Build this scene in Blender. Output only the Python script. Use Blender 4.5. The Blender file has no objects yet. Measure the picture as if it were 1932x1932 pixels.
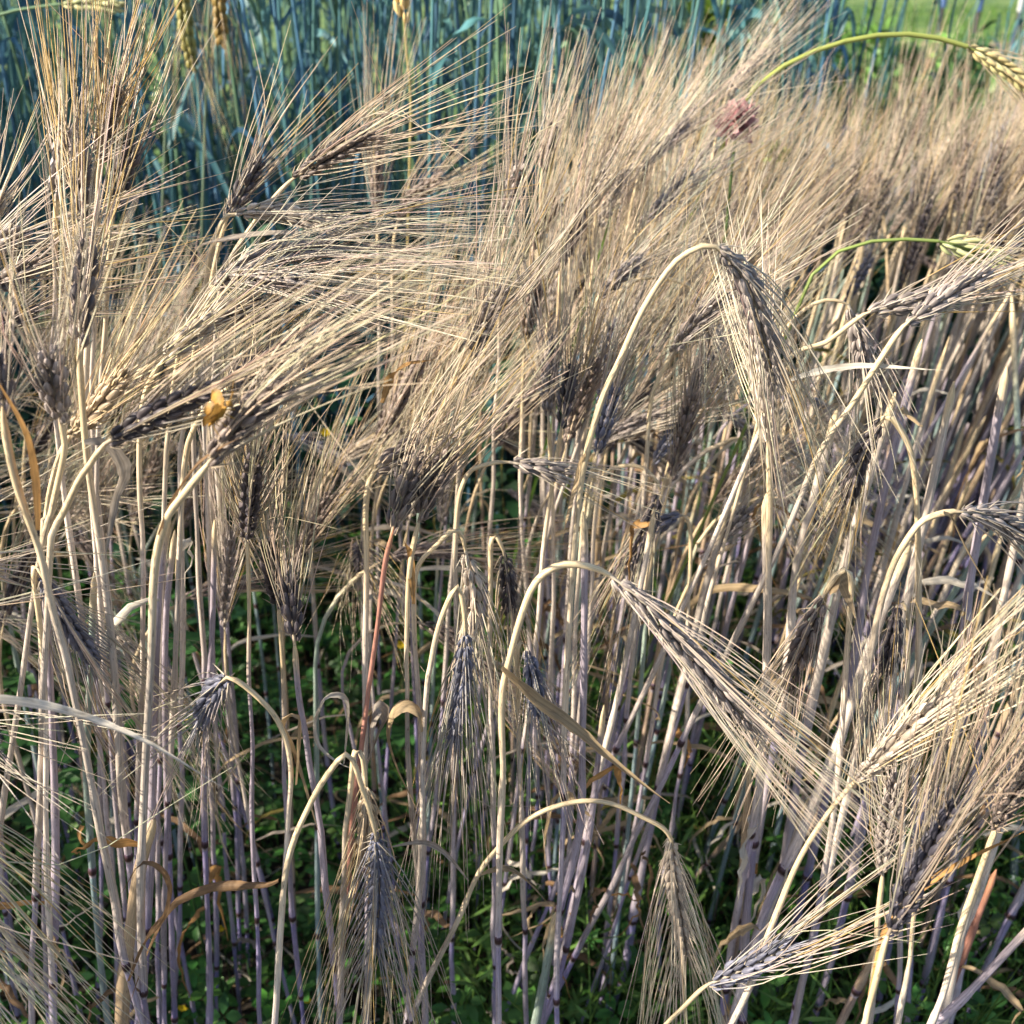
import bpy, math, random
import numpy as np
from mathutils import Vector, Matrix

rng = np.random.default_rng(11)
random.seed(11)
scene = bpy.context.scene
col = scene.collection

# ------------------------------------------------------------------ camera
CAMZ, PITCH = 1.15, math.radians(28.5)
F = 1936.0                       # focal length in units of a 1932-wide picture
SP, CP = math.sin(PITCH), math.cos(PITCH)
cam_data = bpy.data.cameras.new('camera')
cam = bpy.data.objects.new('camera', cam_data)
col.objects.link(cam)
cam.location = (0, 0, CAMZ)
cam.rotation_euler = (math.pi / 2 - PITCH, 0, 0)
cam_data.angle = 2 * math.atan(966 / F)
cam_data.clip_start = 0.02
cam_data.clip_end = 2000
cam_data.dof.use_dof = True
cam_data.dof.focus_distance = 0.62
cam_data.dof.aperture_fstop = 11.0
scene.camera = cam

# ------------------------------------------------------------------ light
SUN_EL = math.radians(30)
SUN_AZ = math.radians(197)        # direction to the sun, ccw from +x
world = bpy.data.worlds.new('World')
scene.world = world
world.use_nodes = True
wn = world.node_tree.nodes
wl = world.node_tree.links
wn.clear()
sky = wn.new('ShaderNodeTexSky')
sky.sky_type = 'NISHITA'
sky.sun_disc = False
sky.sun_elevation = SUN_EL
sky.sun_rotation = math.pi / 2 - SUN_AZ
bg = wn.new('ShaderNodeBackground')
bg.inputs['Strength'].default_value = 0.095
wo = wn.new('ShaderNodeOutputWorld')
wl.new(sky.outputs[0], bg.inputs[0])
wl.new(bg.outputs[0], wo.inputs[0])
sd = bpy.data.lights.new('sun', 'SUN')
sd.energy = 5.0
sd.angle = math.radians(0.5)
sd.color = (1.0, 0.90, 0.74)
sun = bpy.data.objects.new('sun', sd)
col.objects.link(sun)
sv = Vector((math.cos(SUN_EL) * math.cos(SUN_AZ), math.cos(SUN_EL) * math.sin(SUN_AZ), math.sin(SUN_EL)))
sun.rotation_euler = sv.to_track_quat('Z', 'Y').to_euler()
sun.location = sv * 20
vs = scene.view_settings
vs.view_transform = 'Standard'
vs.look = 'None'
vs.gamma = 1
vs.use_curve_mapping = False
vs.exposure = 1.2
scene.cycles.max_bounces = 6
scene.cycles.diffuse_bounces = 3
scene.cycles.glossy_bounces = 2
scene.cycles.transmission_bounces = 3
scene.cycles.transparent_max_bounces = 4

# ------------------------------------------------------------------ helpers
def norm(a):
    return a / np.maximum(np.linalg.norm(a, axis=-1, keepdims=True), 1e-9)

def at(u, v, y):
    """point seen at picture position u, v lying in the upright plane y metres ahead"""
    Y = (v - 966) / F
    d = y / (CP - Y * SP)
    return np.array([d * (u - 966) / F, y, CAMZ - d * (SP + Y * CP)])

def project(p):
    x, y, z = p[0], p[1], p[2] - CAMZ
    d = y * CP - z * SP
    Yu = y * SP + z * CP
    return 966 + F * x / max(d, 1e-6), 966 - F * Yu / max(d, 1e-6), d

def spline(pts, n):
    """Catmull-Rom through pts, resampled to n points evenly along its length"""
    P = np.asarray(pts, float)
    if len(P) == 2:
        t = np.linspace(0, 1, n)[:, None]
        return P[0] * (1 - t) + P[1] * t
    Q = np.vstack([2 * P[0] - P[1], P, 2 * P[-1] - P[-2]])
    out = []
    for i in range(1, len(Q) - 2):
        t = np.linspace(0, 1, 12, endpoint=False)[:, None]
        p0, p1, p2, p3 = Q[i - 1], Q[i], Q[i + 1], Q[i + 2]
        out.append(0.5 * (2 * p1 + (p2 - p0) * t + (2 * p0 - 5 * p1 + 4 * p2 - p3) * t ** 2 + (3 * p1 - p0 - 3 * p2 + p3) * t ** 3))
    out.append(P[-1:])
    D = np.vstack(out)
    s = np.concatenate([[0], np.cumsum(np.linalg.norm(np.diff(D, axis=0), axis=1))])
    q = np.linspace(0, s[-1], n)
    return np.stack([np.interp(q, s, D[:, k]) for k in range(3)], 1)

def plen(P):
    return float(np.linalg.norm(np.diff(P, axis=0), axis=1).sum())

class MB:
    """collects tubes, ribbons and leaflets; build() links them as one mesh object"""
    def __init__(s):
        s.V, s.Q, s.T, s.C, s.U, s.n = [], [], [], [], [], 0
    def raw(s, V, Q, T, C, U):
        s.V.append(V); s.C.append(C); s.U.append(U)
        if Q is not None and len(Q): s.Q.append(Q + s.n)
        if T is not None and len(T): s.T.append(T + s.n)
        s.n += len(V)
    def tubes(s, P, R, C, K=4, flat=1.0):
        P = np.asarray(P, float); N, S = P.shape[:2]
        R = np.broadcast_to(R, (N, S)); C = np.broadcast_to(C, (N, S, 3))
        tg = norm(np.gradient(P, axis=1))
        _, _, vt = np.linalg.svd(P - P.mean(1, keepdims=True), full_matrices=False)
        nr = vt[:, 2 if vt.shape[1] > 2 else 1, :][:, None, :]
        bi = norm(np.cross(tg, np.broadcast_to(nr, tg.shape)))
        n2 = np.cross(bi, tg)
        a = np.arange(K) * 2 * math.pi / K
        ca, sa = np.cos(a)[None, None, :, None], np.sin(a)[None, None, :, None]
        V = P[:, :, None] + R[:, :, None, None] * (ca * bi[:, :, None] + flat * sa * n2[:, :, None])
        seg = np.concatenate([np.zeros((N, 1)), np.cumsum(np.linalg.norm(np.diff(P, axis=1), axis=2), 1)], 1)
        off = rng.random((N, 1)) * 37.0
        rm = R.max(1)[:, None, None]
        U = np.stack([np.broadcast_to(np.cos(a) * rm, (N, S, K)) + off[:, :, None], np.broadcast_to(np.sin(a) * rm, (N, S, K)),
                      np.broadcast_to((seg + off)[:, :, None], (N, S, K))], -1)
        i = (np.arange(N)[:, None, None] * S + np.arange(S - 1)[None, :, None]) * K
        k = np.arange(K)[None, None, :]; k1 = (k + 1) % K
        Qd = np.stack([i + k, i + k1, i + K + k1, i + K + k], -1).reshape(-1, 4)
        s.raw(V.reshape(-1, 3), Qd, None, np.repeat(C[:, :, None, :], K, 2).reshape(-1, 3), U.reshape(-1, 3))
    def ribbon(s, P, W, C, side, fold=0.25, twist=0.0, M=5):
        P = np.asarray(P, float); S = len(P)
        W = np.broadcast_to(W, (S,)); C = np.broadcast_to(C, (S, 3))
        tg = norm(np.gradient(P, axis=0))
        sd_ = norm(np.broadcast_to(side, (S, 3)) - (np.broadcast_to(side, (S, 3)) * tg).sum(1, keepdims=True) * tg)
        up = np.cross(tg, sd_)
        th = np.broadcast_to(twist, (S,)) if np.ndim(twist) else np.linspace(0, twist, S)
        sd2 = sd_ * np.cos(th)[:, None] + up * np.sin(th)[:, None]
        up2 = np.cross(tg, sd2)
        x = np.linspace(-1, 1, M)
        wob = 1 + 0.1 * rng.standard_normal((S, M))
        V = P[:, None] + W[:, None, None] * (x[None, :, None] * sd2[:, None] * wob[:, :, None] + fold * (x[None, :, None] ** 2) * up2[:, None])
        seg = np.concatenate([[0], np.cumsum(np.linalg.norm(np.diff(P, axis=0), axis=1))])
        o = rng.random() * 31
        U = np.stack([np.broadcast_to(x[None] * W.max() + o, (S, M)), np.full((S, M), o), np.broadcast_to(seg[:, None] + o, (S, M))], -1)
        i = np.arange(S - 1)[:, None] * M; k = np.arange(M - 1)[None]
        Qd = np.stack([i + k, i + k + 1, i + M + k + 1, i + M + k], -1).reshape(-1, 4)
        edge = 1 - 0.12 * np.abs(x)
        s.raw(V.reshape(-1, 3), Qd, None, (C[:, None, :] * edge[None, :, None]).reshape(-1, 3), U.reshape(-1, 3))
    def leaflets(s, B, D, Nn, L, Wd, C, fold=0.3):
        """many small pointed leaves: base, direction, normal, length, half width"""
        B, D, Nn = np.asarray(B), norm(np.asarray(D)), np.asarray(Nn)
        n = len(B); L = np.broadcast_to(L, (n,))[:, None]; Wd = np.broadcast_to(Wd, (n,))[:, None]
        sd_ = norm(np.cross(D, Nn)); up = np.cross(sd_, D)
        C = np.broadcast_to(C, (n, 3))
        v = [B, B + D * L * .35 + sd_ * Wd * .9 + up * Wd * fold, B + D * L * .35 - sd_ * Wd * .9 + up * Wd * fold,
             B + D * L * .7 + sd_ * Wd * .8 + up * Wd * fold * .8 - up * L * .04, B + D * L * .7 - sd_ * Wd * .8 + up * Wd * fold * .8 - up * L * .04,
             B + D * L - up * L * .15, B + D * L * .5]
        V = np.stack(v, 1)
        T = np.array([[0, 1, 6], [0, 6, 2], [1, 3, 6], [2, 6, 4], [3, 5, 6], [4, 6, 5]])
        Ti = (np.arange(n)[:, None, None] * 7 + T[None]).reshape(-1, 3)
        cc = np.repeat(C[:, None], 7, 1) * np.array([.8, 1, 1, 1, 1, 1, 1.1])[None, :, None]
        s.raw(V.reshape(-1, 3), None, Ti, cc.reshape(-1, 3), V.reshape(-1, 3).copy())
    def mesh(s, name, mat, origin=(0, 0, 0)):
        V = np.vstack(s.V) - np.asarray(origin)[None]
        Q = np.vstack(s.Q).astype(np.int32) if s.Q else np.zeros((0, 4), np.int32)
        T = np.vstack(s.T).astype(np.int32) if s.T else np.zeros((0, 3), np.int32)
        me = bpy.data.meshes.new(name)
        me.vertices.add(len(V)); me.vertices.foreach_set('co', V.astype(np.float32).ravel())
        li = np.concatenate([Q.ravel(), T.ravel()])
        me.loops.add(len(li)); me.loops.foreach_set('vertex_index', li)
        ls = np.concatenate([np.arange(len(Q)) * 4, len(Q) * 4 + np.arange(len(T)) * 3]).astype(np.int32)
        me.polygons.add(len(ls)); me.polygons.foreach_set('loop_start', ls)
        me.update(calc_edges=True)
        me.polygons.foreach_set('use_smooth', np.ones(len(ls), bool))
        Cc = np.vstack(s.C); Cc = np.concatenate([np.clip(Cc, 0.002, 1), np.ones((len(Cc), 1))], 1)
        me.color_attributes.new('Col', 'FLOAT_COLOR', 'POINT').data.foreach_set('color', Cc.astype(np.float32).ravel())
        me.attributes.new('tc', 'FLOAT_VECTOR', 'POINT').data.foreach_set('vector', np.vstack(s.U).astype(np.float32).ravel())
        me.materials.append(mat)
        return me
    def build(s, name, mat, parent=None, origin=(0, 0, 0)):
        o = bpy.data.objects.new(name, s.mesh(name, mat, origin))
        col.objects.link(o)
        if parent is not None: o.parent = parent
        return o

def link(name, me, parent=None, M=None):
    o = bpy.data.objects.new(name, me); col.objects.link(o)
    if parent is not None: o.parent = parent
    if M is not None: o.matrix_local = M
    return o

def thing(name, label, cat, loc, group=None):
    o = bpy.data.objects.new(name, None); col.objects.link(o)
    o.empty_display_size = 0.02
    o.location = loc
    tag(o, label, cat, group)
    return o

def tag(o, label=None, cat=None, group=None, kind=None):
    if label: o['label'] = label
    if cat: o['category'] = cat
    if group: o['group'] = group
    if kind: o['kind'] = kind
    return o

# ------------------------------------------------------------------ materials
def material(name, rough=0.5, spec=0.3, streak=(900, 900, 14), samt=0.35, speck=0.0, transl=0.0, bump=0.0, sheen=0.0, tint=(1, 1, 1)):
    m = bpy.data.materials.new(name); m.use_nodes = True
    nt = m.node_tree; N, L = nt.nodes, nt.links
    N.clear()
    out = N.new('ShaderNodeOutputMaterial')
    pr = N.new('ShaderNodeBsdfPrincipled')
    a = N.new('ShaderNodeAttribute'); a.attribute_name = 'Col'
    t = N.new('ShaderNodeAttribute'); t.attribute_name = 'tc'
    mp = N.new('ShaderNodeMapping'); mp.inputs['Scale'].default_value = streak
    L.new(t.outputs['Vector'], mp.inputs['Vector'])
    nz = N.new('ShaderNodeTexNoise'); nz.inputs['Scale'].default_value = 1; nz.inputs['Detail'].default_value = 3
    L.new(mp.outputs[0], nz.inputs['Vector'])
    mr = N.new('ShaderNodeMapRange')
    mr.inputs['From Min'].default_value = 0.3; mr.inputs['From Max'].default_value = 0.7
    mr.inputs['To Min'].default_value = 1 - samt; mr.inputs['To Max'].default_value = 1 + samt * 0.8
    L.new(nz.outputs['Fac'], mr.inputs['Value'])
    mul = N.new('ShaderNodeVectorMath'); mul.operation = 'SCALE'
    L.new(a.outputs['Color'], mul.inputs[0]); L.new(mr.outputs[0], mul.inputs['Scale'])
    last = mul.outputs[0]
    if speck > 0:
        mp2 = N.new('ShaderNodeMapping'); mp2.inputs['Scale'].default_value = (650, 650, 160)
        L.new(t.outputs['Vector'], mp2.inputs['Vector'])
        n2 = N.new('ShaderNodeTexNoise'); n2.inputs['Scale'].default_value = 1; n2.inputs['Detail'].default_value = 2
        L.new(mp2.outputs[0], n2.inputs['Vector'])
        r2 = N.new('ShaderNodeMapRange'); r2.inputs['From Min'].default_value = 0.60; r2.inputs['From Max'].default_value = 0.72
        r2.inputs['To Min'].default_value = 0; r2.inputs['To Max'].default_value = speck
        L.new(n2.outputs['Fac'], r2.inputs['Value'])
        mx = N.new('ShaderNodeMix'); mx.data_type = 'RGBA'
        L.new(r2.outputs[0], mx.inputs['Factor']); L.new(last, mx.inputs['A'])
        mx.inputs['B'].default_value = (0.10, 0.06, 0.05, 1)
        last = mx.outputs['Result']
    L.new(last, pr.inputs['Base Color'])
    pr.inputs['Roughness'].default_value = rough
    pr.inputs['Specular IOR Level'].default_value = spec
    if sheen > 0:
        pr.inputs['Sheen Weight'].default_value = sheen
        pr.inputs['Sheen Roughness'].default_value = 0.4
        pr.inputs['Sheen Tint'].default_value = (0.75, 0.8, 1, 1)
    if bump > 0:
        b = N.new('ShaderNodeBump'); b.inputs['Strength'].default_value = bump; b.inputs['Distance'].default_value = 0.0004
        L.new(nz.outputs['Fac'], b.inputs['Height']); L.new(b.outputs[0], pr.inputs['Normal'])
    if transl > 0:
        tr = N.new('ShaderNodeBsdfTranslucent'); L.new(last, tr.inputs['Color'])
        ms = N.new('ShaderNodeMixShader'); ms.inputs[0].default_value = transl
        L.new(pr.outputs[0], ms.inputs[1]); L.new(tr.outputs[0], ms.inputs[2]); L.new(ms.outputs[0], out.inputs[0])
    else:
        L.new(pr.outputs[0], out.inputs[0])
    return m

M_STEM = material('dry_stem', 0.46, 0.4, (1900, 1900, 26), 0.42, 0.65, 0, 0.6)
M_NODE = material('stem_node', 0.55, 0.3, (900, 900, 60), 0.4)
M_AWN = material('awn', 0.42, 0.45, (300, 300, 60), 0.22, 0, 0.18)
M_EAR = material('ear_hull', 0.5, 0.35, (700, 700, 120), 0.4, 0, 0, 0.4, 0.15)
M_LEAF = material('dry_leaf', 0.6, 0.25, (1400, 1400, 18), 0.32, 0.35, 0.25, 0.5)
M_GREEN = material('weed_leaf', 0.45, 0.35, (60, 60, 60), 0.3, 0, 0.3)
M_RYE = material('glaucous_leaf', 0.5, 0.35, (1100, 1100, 12), 0.28, 0, 0.15)
M_FLOWER = material('petal', 0.55, 0.2, (120, 120, 120), 0.2, 0, 0.3)
M_WING = material('insect_wing', 0.5, 0.2, (900, 900, 900), 0.3, 0, 0.2)

def ground_material(name, stops, scale):
    m = bpy.data.materials.new(name); m.use_nodes = True
    nt = m.node_tree; N, L = nt.nodes, nt.links
    pr = N['Principled BSDF']; pr.inputs['Roughness'].default_value = 0.9
    g = N.new('ShaderNodeNewGeometry')
    nz = N.new('ShaderNodeTexNoise'); nz.inputs['Scale'].default_value = scale; nz.inputs['Detail'].default_value = 8
    L.new(g.outputs['Position'], nz.inputs['Vector'])
    cr = N.new('ShaderNodeValToRGB'); e = cr.color_ramp.elements
    e[0].position, e[0].color = stops[0][0], (*stops[0][1], 1)
    e[1].position, e[1].color = stops[-1][0], (*stops[-1][1], 1)
    for p, c in stops[1:-1]:
        q = e.new(p); q.color = (*c, 1)
    L.new(nz.outputs['Fac'], cr.inputs[0]); L.new(cr.outputs[0], pr.inputs['Base Color'])
    b = N.new('ShaderNodeBump'); b.inputs['Strength'].default_value = 0.8; b.inputs['Distance'].default_value = 0.02
    L.new(nz.outputs['Fac'], b.inputs['Height']); L.new(b.outputs[0], pr.inputs['Normal'])
    return m

M_SOIL = ground_material('soil', [(0.3, (0.018, 0.013, 0.009)), (0.7, (0.06, 0.045, 0.03))], 22)
M_LAWN = ground_material('lawn_grass', [(0.35, (0.03, 0.075, 0.012)), (0.5, (0.09, 0.17, 0.03)), (0.62, (0.20, 0.26, 0.06))], 1.1)
M_PATH = ground_material('dry_path', [(0.3, (0.30, 0.22, 0.13)), (0.7, (0.45, 0.35, 0.22))], 5)

# ------------------------------------------------------------------ setting
def sheet(name, x0, x1, y0, y1, z, mat, nx=2, ny=2, rough=0.0):
    xs, ys = np.linspace(x0, x1, nx), np.linspace(y0, y1, ny)
    X, Y = np.meshgrid(xs, ys)
    V = np.stack([X, Y, z + rough * rng.standard_normal(X.shape)], -1).reshape(-1, 3)
    i = np.arange(ny - 1)[:, None] * nx; k = np.arange(nx - 1)[None]
    Q = np.stack([i + k, i + k + 1, i + nx + k + 1, i + nx + k], -1).reshape(-1, 4)
    b = MB(); b.raw(V, Q, None, np.full((len(V), 3), .1), V.copy())
    o = b.build(name, mat); o['kind'] = 'structure'
    return o

sheet('ground', -400, 400, -400, 900, -0.03, M_SOIL)
sheet('soil', -3.5, 4.5, -0.6, 6.2, 0.0, M_SOIL, 120, 100, 0.007)
sheet('lawn', -300, 300, 6.2, 800, 0.02, M_LAWN)
sheet('path', 5.0, 40, 13.5, 16.5, 0.026, M_PATH)

# ------------------------------------------------------------------ ears
KERNEL = {'black': (0.05, 0.047, 0.062), 'dark': (0.075, 0.060, 0.060), 'brown': (0.21, 0.16, 0.13), 'grey': (0.29, 0.245, 0.22),
          'blue': (0.13, 0.135, 0.18), 'pale': (0.40, 0.33, 0.26), 'tan': (0.48, 0.37, 0.24)}
AWN = {'black': (0.45, 0.36, 0.27), 'dark': (0.60, 0.49, 0.35), 'brown': (0.62, 0.50, 0.36), 'grey': (0.64, 0.55, 0.43),
       'blue': (0.58, 0.50, 0.40), 'pale': (0.74, 0.64, 0.48), 'tan': (0.70, 0.55, 0.33)}

def ear_layout(P, pal, rows=3, pitch=0.0044, kl=0.0115, kr=0.0024):
    """kernel positions and directions up the ear axis P"""
    L = plen(P)
    n = max(6, int(L / pitch))
    f = (np.arange(n) + 0.6) / n
    S = len(P)
    q = f * (S - 1)
    c = np.stack([np.interp(q, np.arange(S), P[:, k]) for k in range(3)], 1)
    tg0 = norm(np.gradient(P, axis=0))
    t = norm(np.stack([np.interp(q, np.arange(S), tg0[:, k]) for k in range(3)], 1))
    ref = norm(rng.standard_normal(3) + np.array([0, -0.6, 0]))
    a = norm(np.cross(t, ref)); b = np.cross(t, a)
    pos, dr, out, fr, sz = [], [], [], [], []
    tw = rng.uniform(-0.5, 0.5)
    for j in range(rows):
        base = np.where(np.arange(n) % 2 == 0, 0, math.pi)
        ph = base + {0: 0, 1: 1.0, 2: -1.0}[j] + tw * f + 0.08 * rng.standard_normal(n)
        o = a * np.cos(ph)[:, None] + b * np.sin(ph)[:, None]
        prof = np.minimum(1, 0.55 + 1.6 * f) * np.minimum(1, 0.62 + 1.3 * (1 - f))
        th = (0.25 + 0.06 * rng.standard_normal(n)) * (1.1 - 0.35 * f)
        d = norm(t * np.cos(th)[:, None] + o * np.sin(th)[:, None])
        pos.append(c + o * (0.0026 * prof)[:, None]); dr.append(d); out.append(o); fr.append(f)
        sz.append(prof * (1 if j == 0 else 0.88) * rng.uniform(.9, 1.08, n))
    cat = lambda x: np.concatenate(x)
    return dict(pos=cat(pos), dir=cat(dr), out=cat(out), f=cat(fr), s=cat(sz), kl=kl, kr=kr, L=L,
                tan=np.tile(t, (rows, 1)), c=np.tile(c, (rows, 1)))

KPROF = np.array([0.35, 0.88, 1.0, 0.72, 0.22])
KT = np.array([0, 0.25, 0.52, 0.8, 1.0])

def kernel_colors(n, pal, f):
    base = np.array(KERNEL[pal])
    c = base[None] * (1 + 0.34 * rng.standard_normal((n, 1)))
    lilac = rng.random((n, 1))
    c = c * (1 - .25 * lilac) + np.array([.11, .09, .11])[None] * .25 * lilac
    return np.clip(c, .02, .6)

def add_kernels(b, E, pal, K=6):
    n = len(E['f'])
    P = E['pos'][:, None] + E['dir'][:, None] * (E['kl'] * E['s'])[:, None, None] * KT[None, :, None] \
        + E['out'][:, None] * (0.0009 * np.sin(KT * math.pi))[None, :, None]
    R = E['kr'] * E['s'][:, None] * KPROF[None]
    C = kernel_colors(n, pal, E['f'])[:, None] * np.array([1.5, 1.0, .95, 1.15, 1.7])[None, :, None]
    b.tubes(P, R, C, K)

def add_awns(b, E, pal, tip, spread, S=6, K=3, frac=1.0, r0=0.00047, jitter=0.035, wild=0.03, gold=0.0):
    n = len(E['f'])
    idx = np.arange(n) if frac >= 1 else np.sort(rng.permutation(n)[:max(8, int(n * frac))])
    p0 = (E['pos'] + E['dir'] * (E['kl'] * E['s'] * 0.93)[:, None])[idx]
    o, t, f = E['out'][idx], E['tan'][idx], E['f'][idx]
    m = len(idx)
    mid = E['c'].mean(0)
    md = norm(np.asarray(tip) - mid)
    D = np.linalg.norm(np.asarray(tip) - mid) * 1.12
    d0 = norm(t * .75 + md[None] * .35 + o * (0.24 + .6 * spread))
    d1 = norm(md[None] + o * (spread * rng.uniform(.3, 1.7, m)[:, None]) + jitter * rng.standard_normal((m, 3)))
    wl_ = rng.random(m) < wild
    d1[wl_] = norm(d1[wl_] + 0.5 * rng.standard_normal((wl_.sum(), 3)))
    ln = D * rng.uniform(.78, 1.08, m) * (1.0 - 0.22 * np.abs(f - .45)) * np.where(rng.random(m) < .08, .55, 1)
    s = np.linspace(0, 1, S)
    w = np.minimum(1, s * 2.2)[None, :, None]
    dd = norm(d0[:, None] * (1 - w) + d1[:, None] * w)
    bend = 0.028 * rng.standard_normal((m, 1, 3)) + np.array([0, 0, -0.012])
    dd = norm(dd + bend * (s[None, :, None] ** 1.5) * 2)
    step = (ln / (S - 1))[:, None, None]
    P = p0[:, None] + np.concatenate([np.zeros((m, 1, 3)), np.cumsum(dd[:, :-1] * step, 1)], 1)
    R = r0 * (1 - 0.72 * s)[None] * rng.uniform(.8, 1.2, (m, 1))
    ac = np.array(AWN[pal])
    C0 = ac[None] * (1 + .16 * rng.standard_normal((m, 1))) * (1 + .05 * rng.standard_normal((m, 3)))
    g = (rng.random((m, 1)) < gold) * 1.0
    C0 = C0 * (1 - g) + np.array([.62, .43, .17]) * g
    kc = np.array(KERNEL[pal]) * 1.6 + .08
    w2 = np.clip(1 - s * 3.4, 0, 1)[None, :, None]
    C = kc[None, None] * w2 + C0[:, None] * (1 - w2)
    b.tubes(P, R, C, K)

def add_glumes(b, E, pal, n=1):
    m = len(E['f'])
    d = norm(E['dir'] + E['out'] * .35 + .18 * rng.standard_normal((m, 3)))
    s = np.linspace(0, 1, 3)
    ln = rng.uniform(.006, .013, m)
    P = E['pos'][:, None] + E['out'][:, None] * .0012 + d[:, None] * (ln[:, None] * s[None])[:, :, None]
    R = np.array([.0005, .0004, .00012])[None]
    b.tubes(P, np.broadcast_to(R, (m, 3)), np.array(AWN[pal]) * .9 * (1 + .2 * rng.standard_normal((m, 1, 1))), 3)

# shared kernel meshes for the front ears
KMESH = {}
for pal in KERNEL:
    KMESH[pal] = []
    for q in range(5):
        b = MB()
        c = kernel_colors(1, pal, np.zeros(1))[:, None] * np.array([1.5, 1.0, .95, 1.15, 1.7])[None, :, None]
        P = np.stack([0.0009 / .0115 * np.sin(KT * math.pi), 0 * KT, KT], -1)[None]
        b.tubes(P * .0115, .0024 * KPROF[None], c, 6)
        KMESH[pal].append(b.mesh('kernel', M_EAR))

def frame(pos, d, o, s):
    z = norm(d); x = norm(o - (o * z).sum() * z); y = np.cross(z, x)
    M = np.eye(4); M[:3, 0], M[:3, 1], M[:3, 2], M[:3, 3] = x * s, y * s, z * s, pos
    return Matrix(M.tolist())

def make_ear(root, base, P, pal, tip, spread, hero=False, **kw):
    """ear > kernels and awns, as children of root"""
    E = ear_layout(P, pal, kl=kw.pop('kl', .0115), kr=kw.pop('kr', .0024), pitch=kw.pop('pitch', .0044))
    rach = MB()
    rach.tubes(P[None], np.linspace(.0011, .0007, len(P))[None], np.array(AWN[pal]) * .8, 5)
    if hero:
        add_glumes(rach, E, pal)
        ear = rach.build('ear', M_AWN, root, base)
        for i in range(len(E['f'])):
            link('kernel', KMESH[pal][rng.integers(5)], ear, frame(E['pos'][i] - base, E['dir'][i], E['out'][i], E['s'][i] * E['kl'] / .0115))
    else:
        add_kernels(rach, E, pal, kw.pop('KK', 5))
        ear = rach.build('ear', M_EAR, root, base)
    aw = MB(); kw.pop('KK', None)
    add_awns(aw, E, pal, tip, spread, **kw)
    o = aw.build('awns', M_AWN, ear, base); o['kind'] = 'stuff'
    return ear

# ------------------------------------------------------------------ stems
def stem_colors(P, nodes, tint, top_gold, foot=.75):
    """pale straw sheaths, violet bare internodes near each joint, golden neck"""
    s = np.concatenate([[0], np.cumsum(np.linalg.norm(np.diff(P, axis=0), axis=1))]); L = s[-1]
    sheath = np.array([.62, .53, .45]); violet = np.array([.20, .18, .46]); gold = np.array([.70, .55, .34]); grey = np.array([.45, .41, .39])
    sheath = sheath * (1 + .1 * rng.standard_normal()); 
    if tint == 'teal': sheath = np.array([.30, .38, .32]); violet = np.array([.16, .27, .36])
    if tint == 'red': sheath = np.array([.42, .20, .15]); violet = np.array([.33, .17, .22]); gold = np.array([.45, .22, .13])
    if tint == 'lilac': sheath = np.array([.42, .36, .41]); violet = np.array([.17, .15, .44])
    if tint == 'tan': sheath = np.array([.48, .35, .22]); violet = np.array([.30, .22, .22])
    C = np.repeat(sheath[None], len(P), 0)
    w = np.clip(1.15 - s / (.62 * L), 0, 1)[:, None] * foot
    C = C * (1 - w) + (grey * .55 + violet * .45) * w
    C = C * (1 + .14 * np.interp(s, np.linspace(0, L, 14), rng.standard_normal(14)))[:, None]
    for k in nodes:
        d = s - k
        up = np.exp(-np.clip(d, 0, None) / .02) * (d >= 0); dn = np.exp(-np.clip(-d, 0, None) / .10) * (d < 0)
        ww = np.clip(up * .75 + dn * .9, 0, 1)[:, None] * np.clip(1.25 - k / L, .25, 1)
        C = C * (1 - ww) + violet * ww
    g = np.clip((s - (L - top_gold)) / max(top_gold, 1e-3) * 1.6, 0, 1)[:, None]
    C = C * (1 - g) + gold * g
    return C * (1 + .05 * rng.standard_normal((len(P), 1)))

NODE_MESH = []
for q in range(3):
    b = MB()
    z = np.array([-.0055, -.0035, -.0012, .0014, .0038, .0058])
    P = np.stack([0 * z, 0 * z, z], -1)[None]
    c = np.array([[.42, .42, .46], [.36, .30, .34], [.05, .028, .022], [.04, .02, .02], [.10, .06, .08], [.24, .17, .26]]) * (1 + .2 * q * .3)
    b.tubes(P, np.array([[1.04, 1.18, 1.36, 1.40, 1.26, 1.04]]) * .001, c[None], 10)
    NODE_MESH.append(b.mesh('node', M_NODE))

def make_stem(root, base, P, r, tint='straw', top_gold=.12, K=8, nodes=None, taper=.72, foot=.75):
    L = plen(P)
    if nodes is None:
        nodes = [L * q + .02 * rng.standard_normal() for q in (.17, .38, .62)]
    b = MB()
    s = np.concatenate([[0], np.cumsum(np.linalg.norm(np.diff(P, axis=0), axis=1))])
    R = r * (1 - (1 - taper) * s / L) * (1 + .07 * np.interp(s, np.linspace(0, L, 30), rng.standard_normal(30)))
    # a leaf sheath wraps the stem above each joint and ends with a step
    for k in nodes:
        R = R * (1 + .22 * ((s > k) & (s < k + .14)))
    R = R * np.clip((L - s) / .012, .45, 1) ** .5
    R[-1] *= .3
    b.tubes(P[None], R[None], stem_colors(P, nodes, tint, top_gold, foot)[None], K)
    st = b.build('stem', M_STEM, root, base)
    for k in nodes:
        i = int(np.clip(np.searchsorted(s, k), 1, len(P) - 2))
        t = norm(P[i + 1] - P[i - 1])
        f = (k - s[i - 1]) / max(s[i] - s[i - 1], 1e-6)
        p = P[i - 1] + (P[i] - P[i - 1]) * np.clip(f, 0, 1)
        M = frame(p - base, t, np.array([.3, 1, .2]), 1.0)
        sc = R[i] / .001 * (1 / (1.22 if s[i] < k + .14 and s[i] > k else 1))
        link('node', NODE_MESH[rng.integers(3)], st, M @ Matrix.Diagonal((sc, sc, 1.0, 1)))
    return st

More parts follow.
